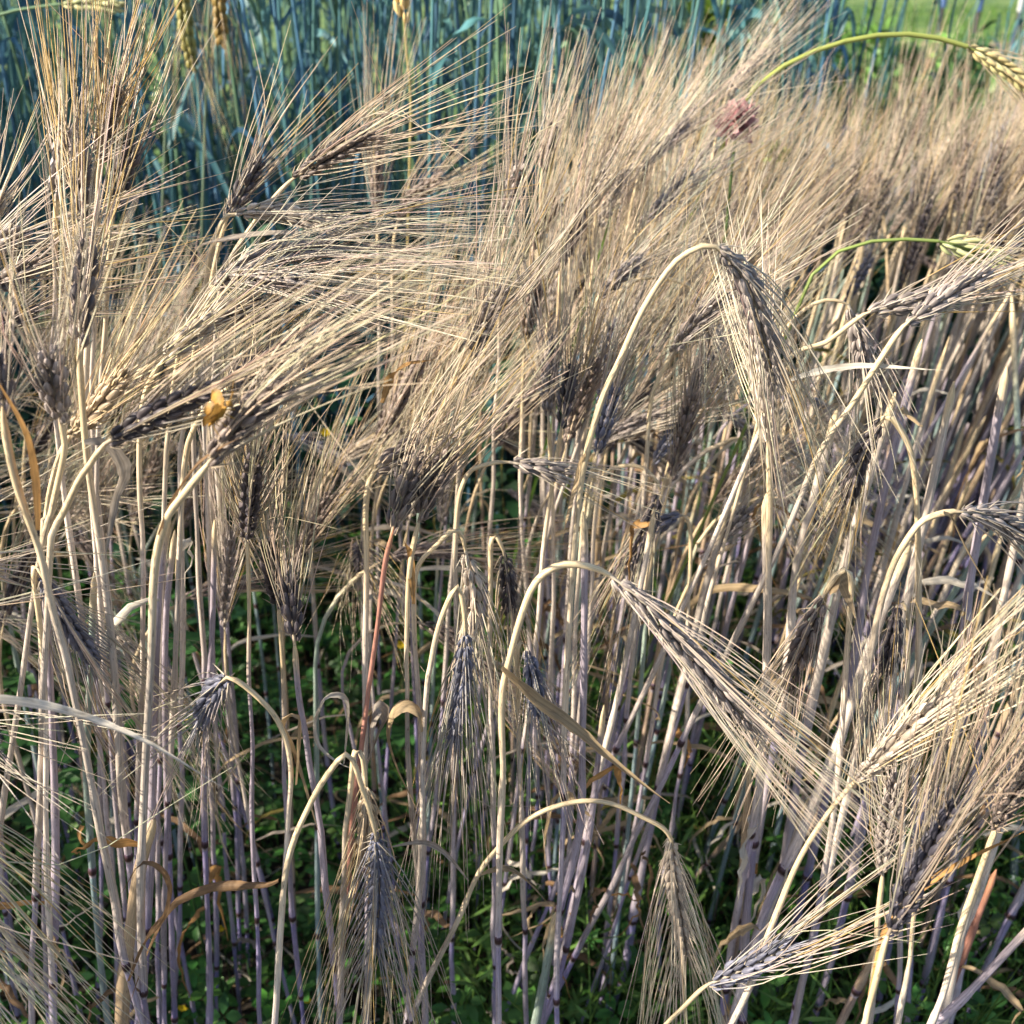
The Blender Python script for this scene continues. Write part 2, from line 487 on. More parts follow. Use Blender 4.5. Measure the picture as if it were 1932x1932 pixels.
LEAFC = {'tan': (.46, .34, .20), 'pale': (.72, .65, .54), 'brown': (.26, .16, .085), 'orange': (.48, .27, .10), 'grey': (.40, .34, .28), 'olive': (.20, .17, .045)}
def make_leaf(root, base, P, w, c, side=None, fold=.35, twist=0.0):
    S = len(P); x = np.linspace(0, 1, S)
    W = w * np.minimum(1, .4 + x * 2.4) * np.clip((1 - x) * 1.55, .05, 1)
    if side is None: side = np.array([0.25, 1.0, 0.3]) + .3 * rng.standard_normal(3)
    C = np.array(LEAFC[c])[None] * (1 + .12 * rng.standard_normal((S, 1))) * (1 - .25 * x[:, None] * rng.random())
    b = MB(); b.ribbon(P, W, C, side, fold, twist)
    return b.build('leaf', M_LEAF, root, base)

def to_ground(pts3):
    """carry the lowest stretch of a stem on down to the soil"""
    p, q = pts3[0], pts3[1]
    d = p - q; d = d / max(np.linalg.norm(d), 1e-6)
    d = d + np.array([0, .12, 0]); 
    if d[2] > -.75: d[2] = -.75
    d[0] = np.clip(d[0], -.35, .35)
    k = p[2] / -d[2]
    g = p + d * k; g[2] = 0
    m = p + d * k * .5; m[0] += .01 * rng.standard_normal()
    return [g, m] + list(pts3)

# ------------------------------------------------------------------ the front stalks, one by one
HERO = []
def hero(y, stem, ear, tip, pal, label, spread=.14, r=.0019, tint='straw', gold=.14, leaves=(), awn_gold=.05, dy=0.0, frac=1.0, group=None, detail=True, wild=.03, r0=.00047):
    HERO.append(dict(y=y, stem=stem, ear=ear, tip=tip, pal=pal, label=label, spread=spread, r=r, tint=tint, gold=gold, leaves=leaves,
                     awn_gold=awn_gold, dy=dy, frac=frac, group=group, detail=detail, wild=wild, r0=r0))

# left
hero(.50, [(235,1560),(220,1350),(208,1198),(193,1071),(177,962),(162,848),(152,708),(150,665)], [(150,665),(152,580),(163,470)], (165,190), 'brown',
     'tall upright barley stalk at left, its straight pale stem behind the curled hanging leaf', .15, .0025,
     leaves=[(.48, [(160,838),(185,845),(205,880),(214,915),(205,950),(207,1000),(209,1040)], .0052, 'grey', .5)], awn_gold=.4)
hero(.62, [(118,900),(108,640),(104,480),(106,385)], [(106,385),(112,330),(124,255)], (105,50), 'grey', 'upright grey-eared barley stalk leftmost in the tall brush of awns at upper left', .14, awn_gold=.3)
hero(.60, [(170,900),(165,600),(158,425)], [(158,425),(154,350),(148,280)], (138,30), 'brown', 'upright barley stalk with golden awns in the middle of the tall brush at upper left', .12, awn_gold=.75)
hero(.66, [(185,900),(200,600),(212,400)], [(212,400),(225,345),(248,270)], (305,60), 'dark', 'dark-eared barley stalk at the right side of the tall brush at upper left, tipping right', .13)
hero(.68, [(180,900),(178,600),(182,420),(188,310)], [(188,310),(200,240),(218,170)], (262,10), 'brown', 'barley stalk behind the golden awns at upper left, its ear set highest', .12, awn_gold=.3)
hero(.60, [(-90,900),(-100,700),(-80,590),(-40,548)], [(-40,548),(10,528),(66,502)], (340,425), 'brown', 'barley stalk at the left edge, ear lying right, awns fanned past the tall brush', .2)
hero(.64, [(-100,900),(-110,700),(-90,560),(-60,500)], [(-60,500),(-15,470),(40,440)], (345,360), 'grey', 'barley stalk from the left edge with awns crossing behind the tall brush', .2)
hero(.66, [(-40,900),(-45,700),(-40,480)], [(-40,480),(-25,430),(0,370)], (60,230), 'pale', 'pale barley ear cut by the left edge just under the blue-green stems', .2)
hero(.60, [(-60,1000),(-60,750),(-35,650)], [(-35,650),(10,612),(60,590)], (400,545), 'dark', 'dark barley ear low at the left edge, its awns reaching level to the right', .17)
hero(.47, [(60,1150),(98,960),(122,850),(116,800)], [(116,800),(103,740),(92,668)], (55,400), 'grey', 'short upright grey barley ear left of the tall pale stem, above the curled leaf', .17, r0=.0004)
hero(.42, [(248,1870),(215,1697),(182,1532),(142,1350),(121,1250),(96,1150),(76,1046),(50,970),(25,890),(8,800)], [(8,800),(2,740),(-6,675)], (-40,430), 'brown',
     'barley stalk with a long stem slanting from left edge to bottom left, orange leaf beside', .16, .0022,
     leaves=[(.41, [(75,1000),(62,940),(40,850),(15,760),(-10,660)], .0042, 'orange', .6), (.40, [(245,1850),(268,1800),(300,1765),(315,1700),(300,1640),(268,1620),(240,1660)], .0048, 'brown', .4)])
hero(.52, [(80,1100),(86,970),(105,880),(130,825)], [(130,825),(175,775),(232,712)], (400,545), 'tan', 'tan-eared barley stalk behind the tall pale stem at left', .17, .0018)
hero(.45, [(90,1150),(105,1000),(122,965),(150,905),(175,870),(198,838)], [(198,838),(260,800),(330,765),(388,738)], (700,585), 'dark',
     'barley stalk at left with a black ear slanting right, next to the curled grey leaf', .12, .0019)
hero(.42, [(270,1750),(275,1500),(285,1250),(292,1080),(312,985),(350,930),(388,882)], [(388,882),(430,825),(470,780),(527,738)], (815,595), 'brown',
     'barley stalk whose ear carries the orange butterfly', .10, .0023, leaves=[(.415, [(300,1010),(318,960),(360,900),(410,850),(460,810)], .0028, 'brown', .4)])
hero(.46, [(92,1700),(85,1400),(76,1200),(64,1090),(68,1062),(80,1085)], [(80,1085),(120,1160),(180,1248)], (340,1440), 'blue', 'barley stalk with a bluish ear hanging down right behind the long slanting stem', .13)
hero(.45, [(520,1930),(530,1750),(545,1560),(548,1450),(525,1365),(480,1310),(432,1278)], [(432,1278),(405,1300),(376,1368)], (330,1470), 'blue',
     'small blue-grey nodding barley ear above the pale curled leaf left of centre', .3, .0018, leaves=[(.445, [(560,1480),(562,1400),(555,1372),(530,1378),(522,1400),(540,1425),(570,1480),(610,1560)], .0042, 'tan', .3)])
hero(.36, [(-260,1930),(-300,1600),(-290,1500),(-250,1440)], [(-250,1440),(-160,1510),(-70,1600)], (190,1870), 'pale', 'barley ear outside the bottom left corner with long awns sloping into the picture', .13)
hero(.34, [(-330,1930),(-350,1700),(-320,1600),(-280,1580)], [(-280,1580),(-200,1650),(-100,1750)], (130,2000), 'pale', 'lower barley ear outside the bottom left corner, awns nearly filling the corner', .12)
hero(.46, [(-200,1500),(-200,1200),(-175,1080),(-140,1050)], [(-140,1050),(-80,1055),(-15,1065)], (240,1085), 'grey', 'barley ear beyond the left edge with thin level awns at mid height', .2, frac=.7)
hero(.46, [(-220,1600),(-230,1400),(-210,1320),(-160,1330)], [(-160,1330),(-100,1350),(-30,1380)], (170,1440), 'grey', 'barley ear beyond the left edge with level awns around the white leaf', .2, frac=.6,
     leaves=[(.37, [(-160,1330),(-60,1340),(10,1352),(150,1385),(300,1420),(445,1468)], .0026, 'pale', .5)])
hero(.75, [(395,900),(390,700),(395,560),(425,420)], [(425,420),(452,372),(490,305)], (605,165), 'dark', 'black-eared barley stalk left of centre at the top, awns fanned against the blue-green stems', .24)
hero(.74, [(410,900),(405,700),(420,530),(480,420),(553,337)], [(553,337),(610,302),(692,256)], (890,180), 'brown', 'barley stalk at top with its ear slanting right in front of the blue-green stems', .15, awn_gold=0)
hero(.70, [(390,900),(385,700),(390,520),(418,420),(443,405)], [(443,405),(505,398),(620,418)], (890,425), 'pale', 'pale barley ear lying level just under the black fanned ear', .12, awn_gold=0)
hero(.66, [(370,950),(370,700),(380,590),(410,530)], [(410,530),(480,492),(620,462)], (900,470), 'grey', 'grey barley ear lying nearly level below the pale level ear', .12,
     leaves=[(.655, [(385,490),(372,470),(420,462),(520,445),(610,430)], .0042, 'grey', .4)])
hero(.64, [(340,1000),(355,750),(375,620),(405,545)], [(405,545),(445,522),(570,532)], (850,560), 'grey', 'barley stalk with a level grey ear, lower one of the level pair left of centre', .13)
hero(.60, [(310,1000),(320,800),(335,680),(350,632)], [(350,632),(392,602),(505,578)], (840,500), 'brown', 'dark-kernelled barley ear lying below the level grey pair', .14)
hero(.56, [(270,1200),(262,900),(270,760),(300,690)], [(300,690),(340,650),(400,600)], (600,450), 'pale', 'pale barley ear with awns crossing the level ears steeply', .17)
hero(.54, [(330,1200),(345,900),(370,800),(420,740)], [(420,740),(470,700),(560,650)], (800,520), 'brown', 'barley ear hidden among awns right above the butterfly', .14)
hero(1.1, [(715,900),(715,600),(712,420)], [(712,420),(712,340),(716,255)], (735,80), 'brown', 'upright barley stalk standing behind the slanting ear at top, against the blue-green stems', .14, detail=False, frac=.8)
hero(1.12, [(745,800),(740,520),(750,420)], [(750,420),(775,375),(830,335)], (930,270), 'brown', 'barley ear leaning right behind the slanting ear at the top', .2, detail=False, frac=.8)
hero(.55, [(490,1930),(480,1600),(475,1400),(470,1280),(470,1150),(467,1022)], [(467,1022),(470,960),(479,862)], (492,720), 'dark', 'upright black barley ear on a thin dark stem left of centre', .17, .0016, tint='lilac')
hero(.52, [(640,1900),(620,1700),(600,1530),(580,1400),(565,1320),(556,1218)], [(556,1218),(552,1170),(545,1100)], (553,850), 'dark',
     'upright black barley ear with a stiff brush of awns, left of the reddish stem', .15, .0022, tint='lilac', gold=.03)
hero(.58, [(545,1600),(535,1300),(526,1150)], [(526,1150),(517,1100),(504,1025)], (495,850), 'dark', 'black barley ear just behind the stiff brush of awns, tilting left', .2, tint='lilac')
# middle
hero(.50, [(655,1700),(670,1500),(690,1340),(708,1200),(725,1070),(738,1015)], [(738,1015),(752,960),(788,872)], (965,680), 'brown', 'barley stalk with a reddish stem and a plump dark ear in the middle', .17, .0019, tint='red', gold=.02,
     leaves=[(.495, [(695,1440),(715,1400),(728,1375),(712,1350),(700,1380),(704,1420)], .006, 'grey', .3)])
hero(.53, [(690,1500),(690,1100),(690,950),(704,892)], [(704,892),(735,870),(780,840)], (990,660), 'brown', 'barley ear with brown awns leaning right, just above the plump dark ear', .17)
hero(.51, [(770,1400),(772,1150),(776,1060),(790,985)], [(790,985),(810,925),(850,860)], (1000,640), 'brown', 'barley stalk right of the plump dark ear, hidden among brown awns', .18,
     leaves=[(.50, [(782,1140),(775,1090),(772,1050),(765,1005)], .003, 'orange', .5), (.49, [(798,1380),(792,1355),(765,1345),(735,1362),(725,1410),(745,1460),(775,1500),(802,1540)], .0052, 'tan', .4)])
hero(.54, [(800,1900),(797,1600),(790,1350),(782,1150),(790,1068),(825,1028),(856,998),(872,1012),(878,1038)], [(878,1038),(893,1110),(890,1190)], (905,1420), 'pale', 'hanging barley ear in the middle, upper one of the two on hooked necks', .13)
hero(.50, [(790,1700),(800,1342),(812,1246),(830,1170),(860,1108),(872,1130),(878,1190)], [(878,1190),(872,1280),(856,1395)], (850,1640), 'blue', 'hanging blackish barley ear in the middle, lower of the two on hooked necks', .12,
     leaves=[(.495, [(650,1440),(655,1370),(648,1336),(612,1332),(590,1368),(600,1405),(640,1425),(665,1430)], .0046, 'pale', .4)])
hero(.46, [(940,1930),(942,1700),(945,1450),(950,1320),(965,1240),(985,1160),(1010,1100),(1050,1068),(1100,1066),(1150,1085)], [(1150,1085),(1212,1135),(1305,1235),(1420,1370)], (1600,1520), 'grey',
     'barley stalk arching right of centre with a long grey ear sloping down to the right', .10, .0021, gold=.3,
     leaves=[(.452, [(945,1262),(952,1275),(975,1305),(1010,1350),(1060,1385),(1150,1440),(1260,1495)], .0046, 'tan', .7)])
hero(.56, [(985,1700),(980,1400),(975,1250),(982,1212),(994,1220)], [(994,1220),(1005,1275),(1016,1345)], (1045,1530), 'blue', 'blue-black barley ear hanging straight down left of the long arching stem', .17)
hero(.60, [(930,1500),(925,1100),(930,1010),(950,1040)], [(950,1040),(958,1090),(962,1150)], (985,1290), 'dark', 'small black barley ear hanging behind the hooked pair', .17)
hero(.48, [(740,1990),(770,1930),(800,1860),(860,1740),(900,1650),(940,1600),(1000,1545),(1070,1515),(1140,1512),(1210,1540),(1265,1580)], [(1265,1580),(1275,1680),(1293,1800)], (1285,2060), 'pale',
     'barley stalk with a wide low arch near the bottom, ear hanging at its right end', .12, .0019, gold=.34,
     leaves=[(.475, [(885,1662),(850,1640),(790,1605),(720,1580)], .0026, 'grey', .4), (.478, [(905,1650),(960,1668),(1050,1700)], .0022, 'tan', .4)])
hero(.43, [(520,1900),(535,1700),(552,1600),(585,1520),(625,1455),(660,1425),(685,1490),(708,1572)], [(708,1572),(716,1650),(710,1795)], (722,2010), 'blue',
     'bluish barley ear hanging at bottom centre from a sharply bent neck', .16, .0019, gold=.3, leaves=[(.425, [(525,1660),(490,1682),(400,1702),(320,1732),(280,1790),(250,1880)], .0028, 'brown', .5)])
hero(.47, [(640,1930),(650,1700),(660,1500),(668,1420),(682,1425),(690,1475)], [(690,1475),(694,1530),(688,1630)], (640,1890), 'tan', 'tan barley ear hanging beside the bluish one at bottom centre', .13, .0021)
hero(.70, [(1110,1200),(1120,1000),(1140,900),(1185,878),(1222,890),(1245,928)], [(1245,928),(1225,985),(1188,1065)], (1130,1260), 'dark', 'black barley ear hanging left under a small arch, awns spread downward', .16)
hero(.72, [(1290,1400),(1300,1100),(1302,1000),(1288,972)], [(1288,972),(1268,978),(1244,992)], (1190,1010), 'blue', 'stubby blue-grey barley ear end-on, right of the small arch', .7, r0=.00035)
hero(.62, [(860,1300),(862,1000),(880,900),(920,876),(960,872)], [(960,872),(1005,880),(1068,896)], (1200,955), 'grey', 'grey barley ear lying level in the middle below the bunch of upright awns', .17)
hero(.72, [(1045,1100),(1040,900),(1035,792)], [(1035,792),(1034,730),(1043,645)], (1010,420), 'grey', 'upright grey barley ear right of centre, beside a black ear', .14, awn_gold=.2)
hero(.70, [(1000,1300),(1030,1000),(1058,815)], [(1058,815),(1066,760),(1080,698)], (1135,500), 'dark', 'upright black barley ear right of the upright grey one', .16)
hero(.70, [(1085,1200),(1105,950),(1125,862)], [(1125,862),(1140,810),(1160,738)], (1245,560), 'blue', 'bluish barley ear touching the tall golden arch from behind', .15)
hero(.52, [(1050,1930),(1062,1500),(1078,1100),(1095,930),(1112,840),(1140,745),(1170,680),(1210,590),(1260,510),(1300,475),(1350,465)], [(1350,465),(1402,520),(1438,620),(1462,722)], (1505,900), 'grey',
     'barley stalk with the tall golden arch right of centre, pale ear hanging to the right', .09, .0019, gold=.42, leaves=[(.515, [(1105,855),(1095,880),(1085,930),(1060,1000)], .0035, 'tan', .4)])
hero(.70, [(1210,1000),(1225,780),(1240,720),(1265,672)], [(1265,672),(1305,618),(1368,556)], (1510,430), 'grey', 'plump grey barley ear slanting right under the tall golden arch', .15)
hero(.76, [(1100,800),(1150,600),(1190,535),(1240,523),(1290,535),(1312,552)], [(1312,552),(1330,592),(1342,645)], (1360,790), 'pale', 'pale barley ear hanging from a low arch behind the tall golden one', .16)
hero(.70, [(865,900),(880,740),(894,672)], [(894,672),(910,620),(948,548)], (1030,350), 'grey', 'grey barley ear leaning right in the upper middle, left of the bunch of upright awns', .13,
     leaves=[(.69, [(720,760),(735,725),(770,695),(820,670)], .0038, 'orange', .4)])
hero(.58, [(1430,1500),(1442,1250),(1448,1100),(1452,930),(1450,842)], [(1450,842),(1440,760),(1424,650)], (1400,470), 'pale', 'upright pale barley ear overlapping the end of the tall golden arch', .12, .0026)
# right
hero(.62, [(1400,900),(1480,690),(1560,645),(1632,592)], [(1632,592),(1692,576),(1770,556)], (1940,505), 'grey', 'grey barley ear lying right, upper left one of the pair on the right side', .14)
hero(.58, [(1440,1100),(1540,870),(1610,760),(1660,680),(1708,612)], [(1708,612),(1762,575),(1855,515)], (2000,410), 'grey', 'grey barley ear lying right, lower right one of the pair on the right side', .14, .0021,
     leaves=[(.575, [(1490,718),(1560,712),(1660,700),(1770,688)], .0026, 'pale', .5)])
hero(.64, [(1400,900),(1440,740),(1470,650),(1500,600),(1550,568),(1600,575)], [(1600,575),(1618,620),(1634,705)], (1665,870), 'grey', 'barley ear hanging from a thin golden arch left of the grey pair on the right', .2, .0015, gold=.3)
hero(.62, [(1735,1300),(1732,1050),(1725,900),(1710,830),(1670,785)], [(1670,785),(1630,850),(1597,950)], (1560,1060), 'dark', 'dark brown barley ear hanging left from a short yellow arch on the right', .22, .0024, gold=.3, awn_gold=.3,
     leaves=[(.61, [(1742,805),(1735,800),(1712,780),(1690,760)], .0032, 'tan', .4)])
hero(.55, [(1600,1500),(1660,1150),(1722,1002),(1780,968),(1805,965)], [(1805,965),(1870,975),(1955,1022)], (2060,1130), 'grey', 'silvery barley ear running out of the right edge at mid height', .16, .0024,
     leaves=[(.545, [(1780,968),(1800,985),(1850,1080),(1920,1200)], .0028, 'tan', .3)])
hero(.52, [(1560,1600),(1600,1200),(1604,1085),(1582,1082),(1556,1120)], [(1556,1120),(1525,1190),(1484,1298)], (1405,1490), 'brown', 'brown barley ear hanging down left, a folded tan leaf at its neck', .13, .0022,
     leaves=[(.515, [(1570,1120),(1585,1108),(1600,1120),(1605,1150)], .006, 'tan', .3)])
hero(.58, [(1700,1600),(1712,1250),(1710,1150),(1692,1140)], [(1692,1140),(1688,1190),(1674,1262)], (1655,1430), 'dark', 'blue-black barley ear hanging between thick pale stems on the right', .15)
hero(.42, [(1380,1930),(1440,1780),(1500,1640),(1560,1540),(1610,1478)], [(1610,1478),(1680,1412),(1775,1325)], (2020,1150), 'pale', 'barley stalk at lower right with long awns sweeping up to the right edge', .12, .0019, gold=.2)
hero(.36, [(1600,2000),(1640,1900),(1660,1820),(1675,1765)], [(1675,1765),(1725,1662),(1800,1528)], (1910,1270), 'black', 'large blue-black barley ear at lower right, slanting up between tan leaves', .13, .0020,
     leaves=[(.375, [(1640,1880),(1690,1780),(1760,1700),(1850,1610),(1940,1530)], .0026, 'orange', .5)])
hero(.42, [(1760,1930),(1830,1700),(1878,1565)], [(1878,1565),(1905,1500),(1950,1425)], (2070,1190), 'brown', 'plump brown barley ear cut by the right edge near the bottom', .16, .0022)
hero(.42, [(1210,1990),(1250,1940),(1290,1900),(1335,1858)], [(1335,1858),(1400,1830),(1492,1783)], (1680,1660), 'blue', 'bluish barley ear near the bottom, slanting right with straight awns', .11, .0017, gold=.3)
hero(.50, [(1640,1930),(1655,1750),(1665,1652)], [(1665,1652),(1674,1560),(1690,1470)], (1720,1250), 'grey', 'upright pale grey barley ear left of the large blue-black one', .15, .0024)
hero(.47, [(1690,1950),(1715,1800),(1735,1660)], [(1735,1660),(1762,1590),(1800,1500)], (1885,1250), 'brown', 'brown-awned barley ear behind the large blue-black one', .14)

for (yy, st, ea, tp, pl, lab, sp) in [
    (.90, [(930,900),(940,640),(952,425)], [(952,425),(962,375),(980,318)], (1015,110), 'grey', 'upright grey ear at the left edge of the bunch of awns in the upper middle', .12),
    (.95, [(985,900),(995,650),(1003,475)], [(1003,475),(1020,430),(1046,378)], (1105,165), 'brown', 'brown ear leaning right low in the bunch of awns in the upper middle', .12),
    (.92, [(1040,900),(1050,700),(1058,505)], [(1058,505),(1075,460),(1098,405)], (1160,190), 'brown', 'brown ear in the middle of the bunch of awns, above the upright grey ear', .12),
    (1.0, [(1060,900),(1070,600),(1080,432)], [(1080,432),(1105,380),(1135,325)], (1215,135), 'grey', 'grey ear high in the bunch of awns in the upper middle, tilted right', .12),
    (.95, [(1090,900),(1110,600),(1128,434)], [(1128,434),(1150,385),(1180,325)], (1290,140), 'pale', 'pale ear tilted right on the right flank of the bunch of awns', .12),
    (1.1, [(1140,700),(1180,450),(1208,325)], [(1208,325),(1245,280),(1295,235)], (1490,50), 'grey', 'grey ear slanting far right below the pointed tuft of awns', .12),
    (.95, [(1130,900),(1170,560),(1200,432)], [(1200,432),(1250,385),(1310,328)], (1480,190), 'grey', 'grey ear slanting right just above the tall golden arch', .12),
    (.80, [(985,1000),(985,800),(990,645)], [(990,645),(998,595),(1014,540)], (1050,330), 'brown', 'brown ear standing below the bunch of awns in the upper middle', .13),
    (1.2, [(1300,600),(1340,330),(1368,190)], [(1368,190),(1395,150),(1432,105)], (1530,-20), 'pale', 'ear with the pointed tuft of awns rising highest right of the top centre', .10),
    (.80, [(1080,1000),(1100,750),(1128,565)], [(1128,565),(1160,530),(1205,492)], (1340,395), 'grey', 'grey ear slanting right behind the rising part of the tall golden arch', .13),
    (1.0, [(1010,800),(1018,500),(1022,330)], [(1022,330),(1030,290),(1042,240)], (1075,60), 'brown', 'highest brown ear in the bunch of awns in the upper middle', .12),
    (1.1, [(1100,700),(1120,450),(1135,330)], [(1135,330),(1150,290),(1172,245)], (1225,110), 'brown', 'small brown ear at the top of the bunch of awns in the upper middle', .12)]:
    hero(yy, st, ea, tp, pl, lab, sp, .0019, detail=False)

def hero_build(h):
    y = h['y']
    top = [at(u, v, y) for u, v in h['stem']]
    # stems stand a little deeper low down, bow by a few millimetres
    pts = to_ground(top)
    base = pts[0]
    ear1 = at(*h['ear'][1], y)
    P = spline(pts + [ear1], 150)
    P = P[:int(np.argmin(np.linalg.norm(P - pts[-1], axis=1))) + 2]
    k = np.linspace(0, 1, len(P))
    wob = np.interp(k, np.linspace(0, 1, 16), rng.standard_normal(16)) * .0007
    P[:, 0] += wob * np.minimum(1, (1 - k) * 8)
    P[:, 1] += .006 * np.sin(k * 7 + rng.random() * 6) * (1 - k)
    root = thing('barley_plant', h['label'], 'barley plant', base, h['group'])
    make_stem(root, base, P, h['r'] * 1.14, h['tint'], h['gold'])
    e = [at(u, v, y) for u, v in h['ear']]
    e0 = np.array(e)
    ddy = h['dy'] + .02 * rng.standard_normal()
    for i, f in enumerate(np.linspace(0, 1, len(e0))):
        e0[i] = at(*h['ear'][i], y + ddy * f)
    tip = at(*h['tip'], y + ddy * 2.6)
    EP = spline(e0, 14)
    make_ear(root, base, EP, h['pal'], tip, h['spread'], hero=h['detail'], S=7, frac=h['frac'], gold=h['awn_gold'], wild=h['wild'], r0=h['r0'])
    for (ly, lp, w, c, fold) in h['leaves']:
        LP = spline([at(u, v, ly) for u, v in lp], 26)
        q = np.linspace(0, 1, 26)
        LP[:, 1] += .012 * np.sin(q * 4)
        make_leaf(root, base, LP, w, c, None, fold, rng.uniform(-1.2, 1.2))
    for q in range(rng.integers(0, 3)):
        i = rng.integers(25, 75); a = rng.uniform(0, 6.28); l = rng.uniform(.06, .15)
        t = np.linspace(0, 1, 18)[:, None]
        LP = P[i] + np.array([math.cos(a), math.sin(a) * .5, 0]) * l * np.sin(t * rng.uniform(1.4, 3.0)) * .6 + np.array([0, 0, 1]) * l * (rng.uniform(.2, .8) * t - rng.uniform(.6, 1.8) * t ** 2)
        LP = LP + .002 * np.cumsum(rng.standard_normal((18, 3)), 0)
        make_leaf(root, base, LP, rng.uniform(.0018, .0036), random.choice(['tan', 'grey', 'brown', 'brown', 'pale', 'orange']), None, rng.uniform(.2, .7), rng.uniform(-3, 3))
    return root

for h in HERO:
    hero_build(h)

# straws near the camera that have lost their ears
STRAWS = [
    (.60, [(1400,1930),(1408,1735),(1435,1461),(1448,1187),(1444,966),(1446,930)], .0030, 'straw', 'thick upright cream straw below the end of the tall golden arch'),
    (.58, [(1380,1930),(1444,1718),(1506,1585),(1585,1391),(1638,1231),(1718,1019)], .0033, 'straw', 'thickest cream straw at right, leaning right up to the silvery edge ear'),
    (.75, [(1200,1700),(1240,1500),(1276,1337),(1311,1187),(1355,1019),(1375,960)], .0030, 'straw', 'pale straw leaning right behind the sloping grey ear'),
    (.62, [(1060,1800),(1121,1497),(1156,1355),(1200,1152),(1235,960)], .0020, 'straw', 'slender bright straw leaning right under the small arch'),
    (.55, [(1019,1932),(1037,1789),(1090,1585),(1099,1408),(1103,1063),(1100,965)], .0024, 'lilac', 'straight violet straw crossing the long arching stem'),
    (.57, [(1020,1940),(1054,1850),(1107,1603),(1125,1461),(1140,1330)], .0022, 'lilac', 'violet straw just right of the straight one crossing the low wide arch'),
    (.53, [(995,1990),(1010,1932),(1037,1789),(1050,1720)], .0034, 'teal', 'thick greenish straw at the bottom edge left of the low arch ear'),
    (.47, [(1700,1990),(1762,1932),(1815,1886),(1932,1762),(1990,1700)], .0028, 'lilac', 'bluish straw leaning steeply across the bottom right corner'),
    (.55, [(1735,1990),(1760,1932),(1790,1870),(1850,1718),(1880,1640)], .0026, 'red', 'reddish straw leaning right in the bottom right corner'),
    (.53, [(1770,1990),(1782,1920),(1815,1762),(1850,1650)], .0026, 'straw', 'cream straw between the reddish and bluish ones at bottom right'),
    (.60, [(1560,1990),(1585,1932),(1650,1800),(1727,1638),(1760,1560)], .0026, 'tan', 'tan straw leaning right behind the large blue-black ear'),
    (.62, [(1350,1990),(1364,1932),(1390,1762),(1408,1541),(1415,1440)], .0025, 'tan', 'tan straw right of the low arch ear'),
    (.60, [(1370,1990),(1382,1932),(1435,1762),(1479,1638),(1530,1500)], .0027, 'straw', 'pinkish cream straw rising between the low arch ear and the sweeping awns'),
    (.66, [(1740,1990),(1789,1932),(1833,1736),(1886,1567),(1930,1430)], .0026, 'straw', 'pale straw behind the plump brown edge ear'),
    (.70, [(1500,1500),(1540,1290),(1590,1080),(1640,900),(1690,740)], .0032, 'straw', 'long cream straw leaning right below the grey pair of ears'),
    (.66, [(1660,1400),(1690,1230),(1735,1020),(1770,860),(1800,720)], .0031, 'straw', 'cream straw leaning right, just right of the dark brown hanging ear'),
    (.72, [(1480,1300),(1500,1080),(1540,920),(1580,770)], .0034, 'straw', 'broad cream straw left of the dark brown hanging ear, topped by a torn leaf'),
    (.68, [(1800,1300),(1830,1100),(1870,860),(1900,690)], .0032, 'lilac', 'pale pinkish straw near the right edge above the silvery ear'),
    (.74, [(1600,1300),(1640,1060),(1690,830),(1740,640)], .0030, 'lilac', 'pinkish straw leaning right behind the dark brown hanging ear'),
    (.70, [(1850,1400),(1880,1200),(1920,1000),(1960,800)], .0030, 'straw', 'cream straw at the right edge behind the silvery ear'),
    (.48, [(230,1932),(240,1800),(262,1650),(290,1545)], .0042, 'tan', 'broad tan sheath stub at bottom left beside the brown curled leaf'),
    (.55, [(262,1932),(280,1700),(290,1400),(300,1100),(320,960)], .0026, 'lilac', 'violet straw beside the stalk of the butterfly ear'),
    (.60, [(330,1932),(315,1500),(312,1200),(330,1000)], .0022, 'lilac', 'slender violet straw right of the stalk of the butterfly ear'),
    (.62, [(395,1932),(385,1500),(400,1200),(405,980)], .0022, 'lilac', 'violet straw left of the thin black ear'),
    (.52, [(100,1932),(105,1600),(95,1300),(80,1050)], .0024, 'lilac', 'violet straw at left under the low bluish hanging ear'),
    (.56, [(205,1932),(165,1500),(172,1250),(178,1080)], .0022, 'teal', 'greenish straw among the violet ones at left')]
for (y, st, r, tint, lab) in STRAWS:
    pts = to_ground([at(u, v, y) for u, v in st]); base = pts[0]
    P = spline(pts, 90)
    root = thing('barley_straw', lab, 'straw', base, 'straws without ears near the camera')
    make_stem(root, base, P, r * 1.15, tint, .04, taper=.85)
    for q in range(rng.integers(1, 3)):
        i = rng.integers(45, 88); a = rng.uniform(0, 6.28); l = rng.uniform(.05, .13); t = np.linspace(0, 1, 18)[:, None]
        LP = P[i] + np.array([math.cos(a), math.sin(a) * .5, 0]) * l * np.sin(t * rng.uniform(1.4, 3.0)) * .6 + np.array([0, 0, 1]) * l * (rng.uniform(.2, .8) * t - rng.uniform(.6, 1.8) * t ** 2)
        make_leaf(root, base, LP + .0015 * np.cumsum(rng.standard_normal((18, 3)), 0), rng.uniform(.0025, .0045), random.choice(['tan', 'pale', 'brown', 'orange', 'tan']), None, rng.uniform(.2, .7), rng.uniform(-3, 3))

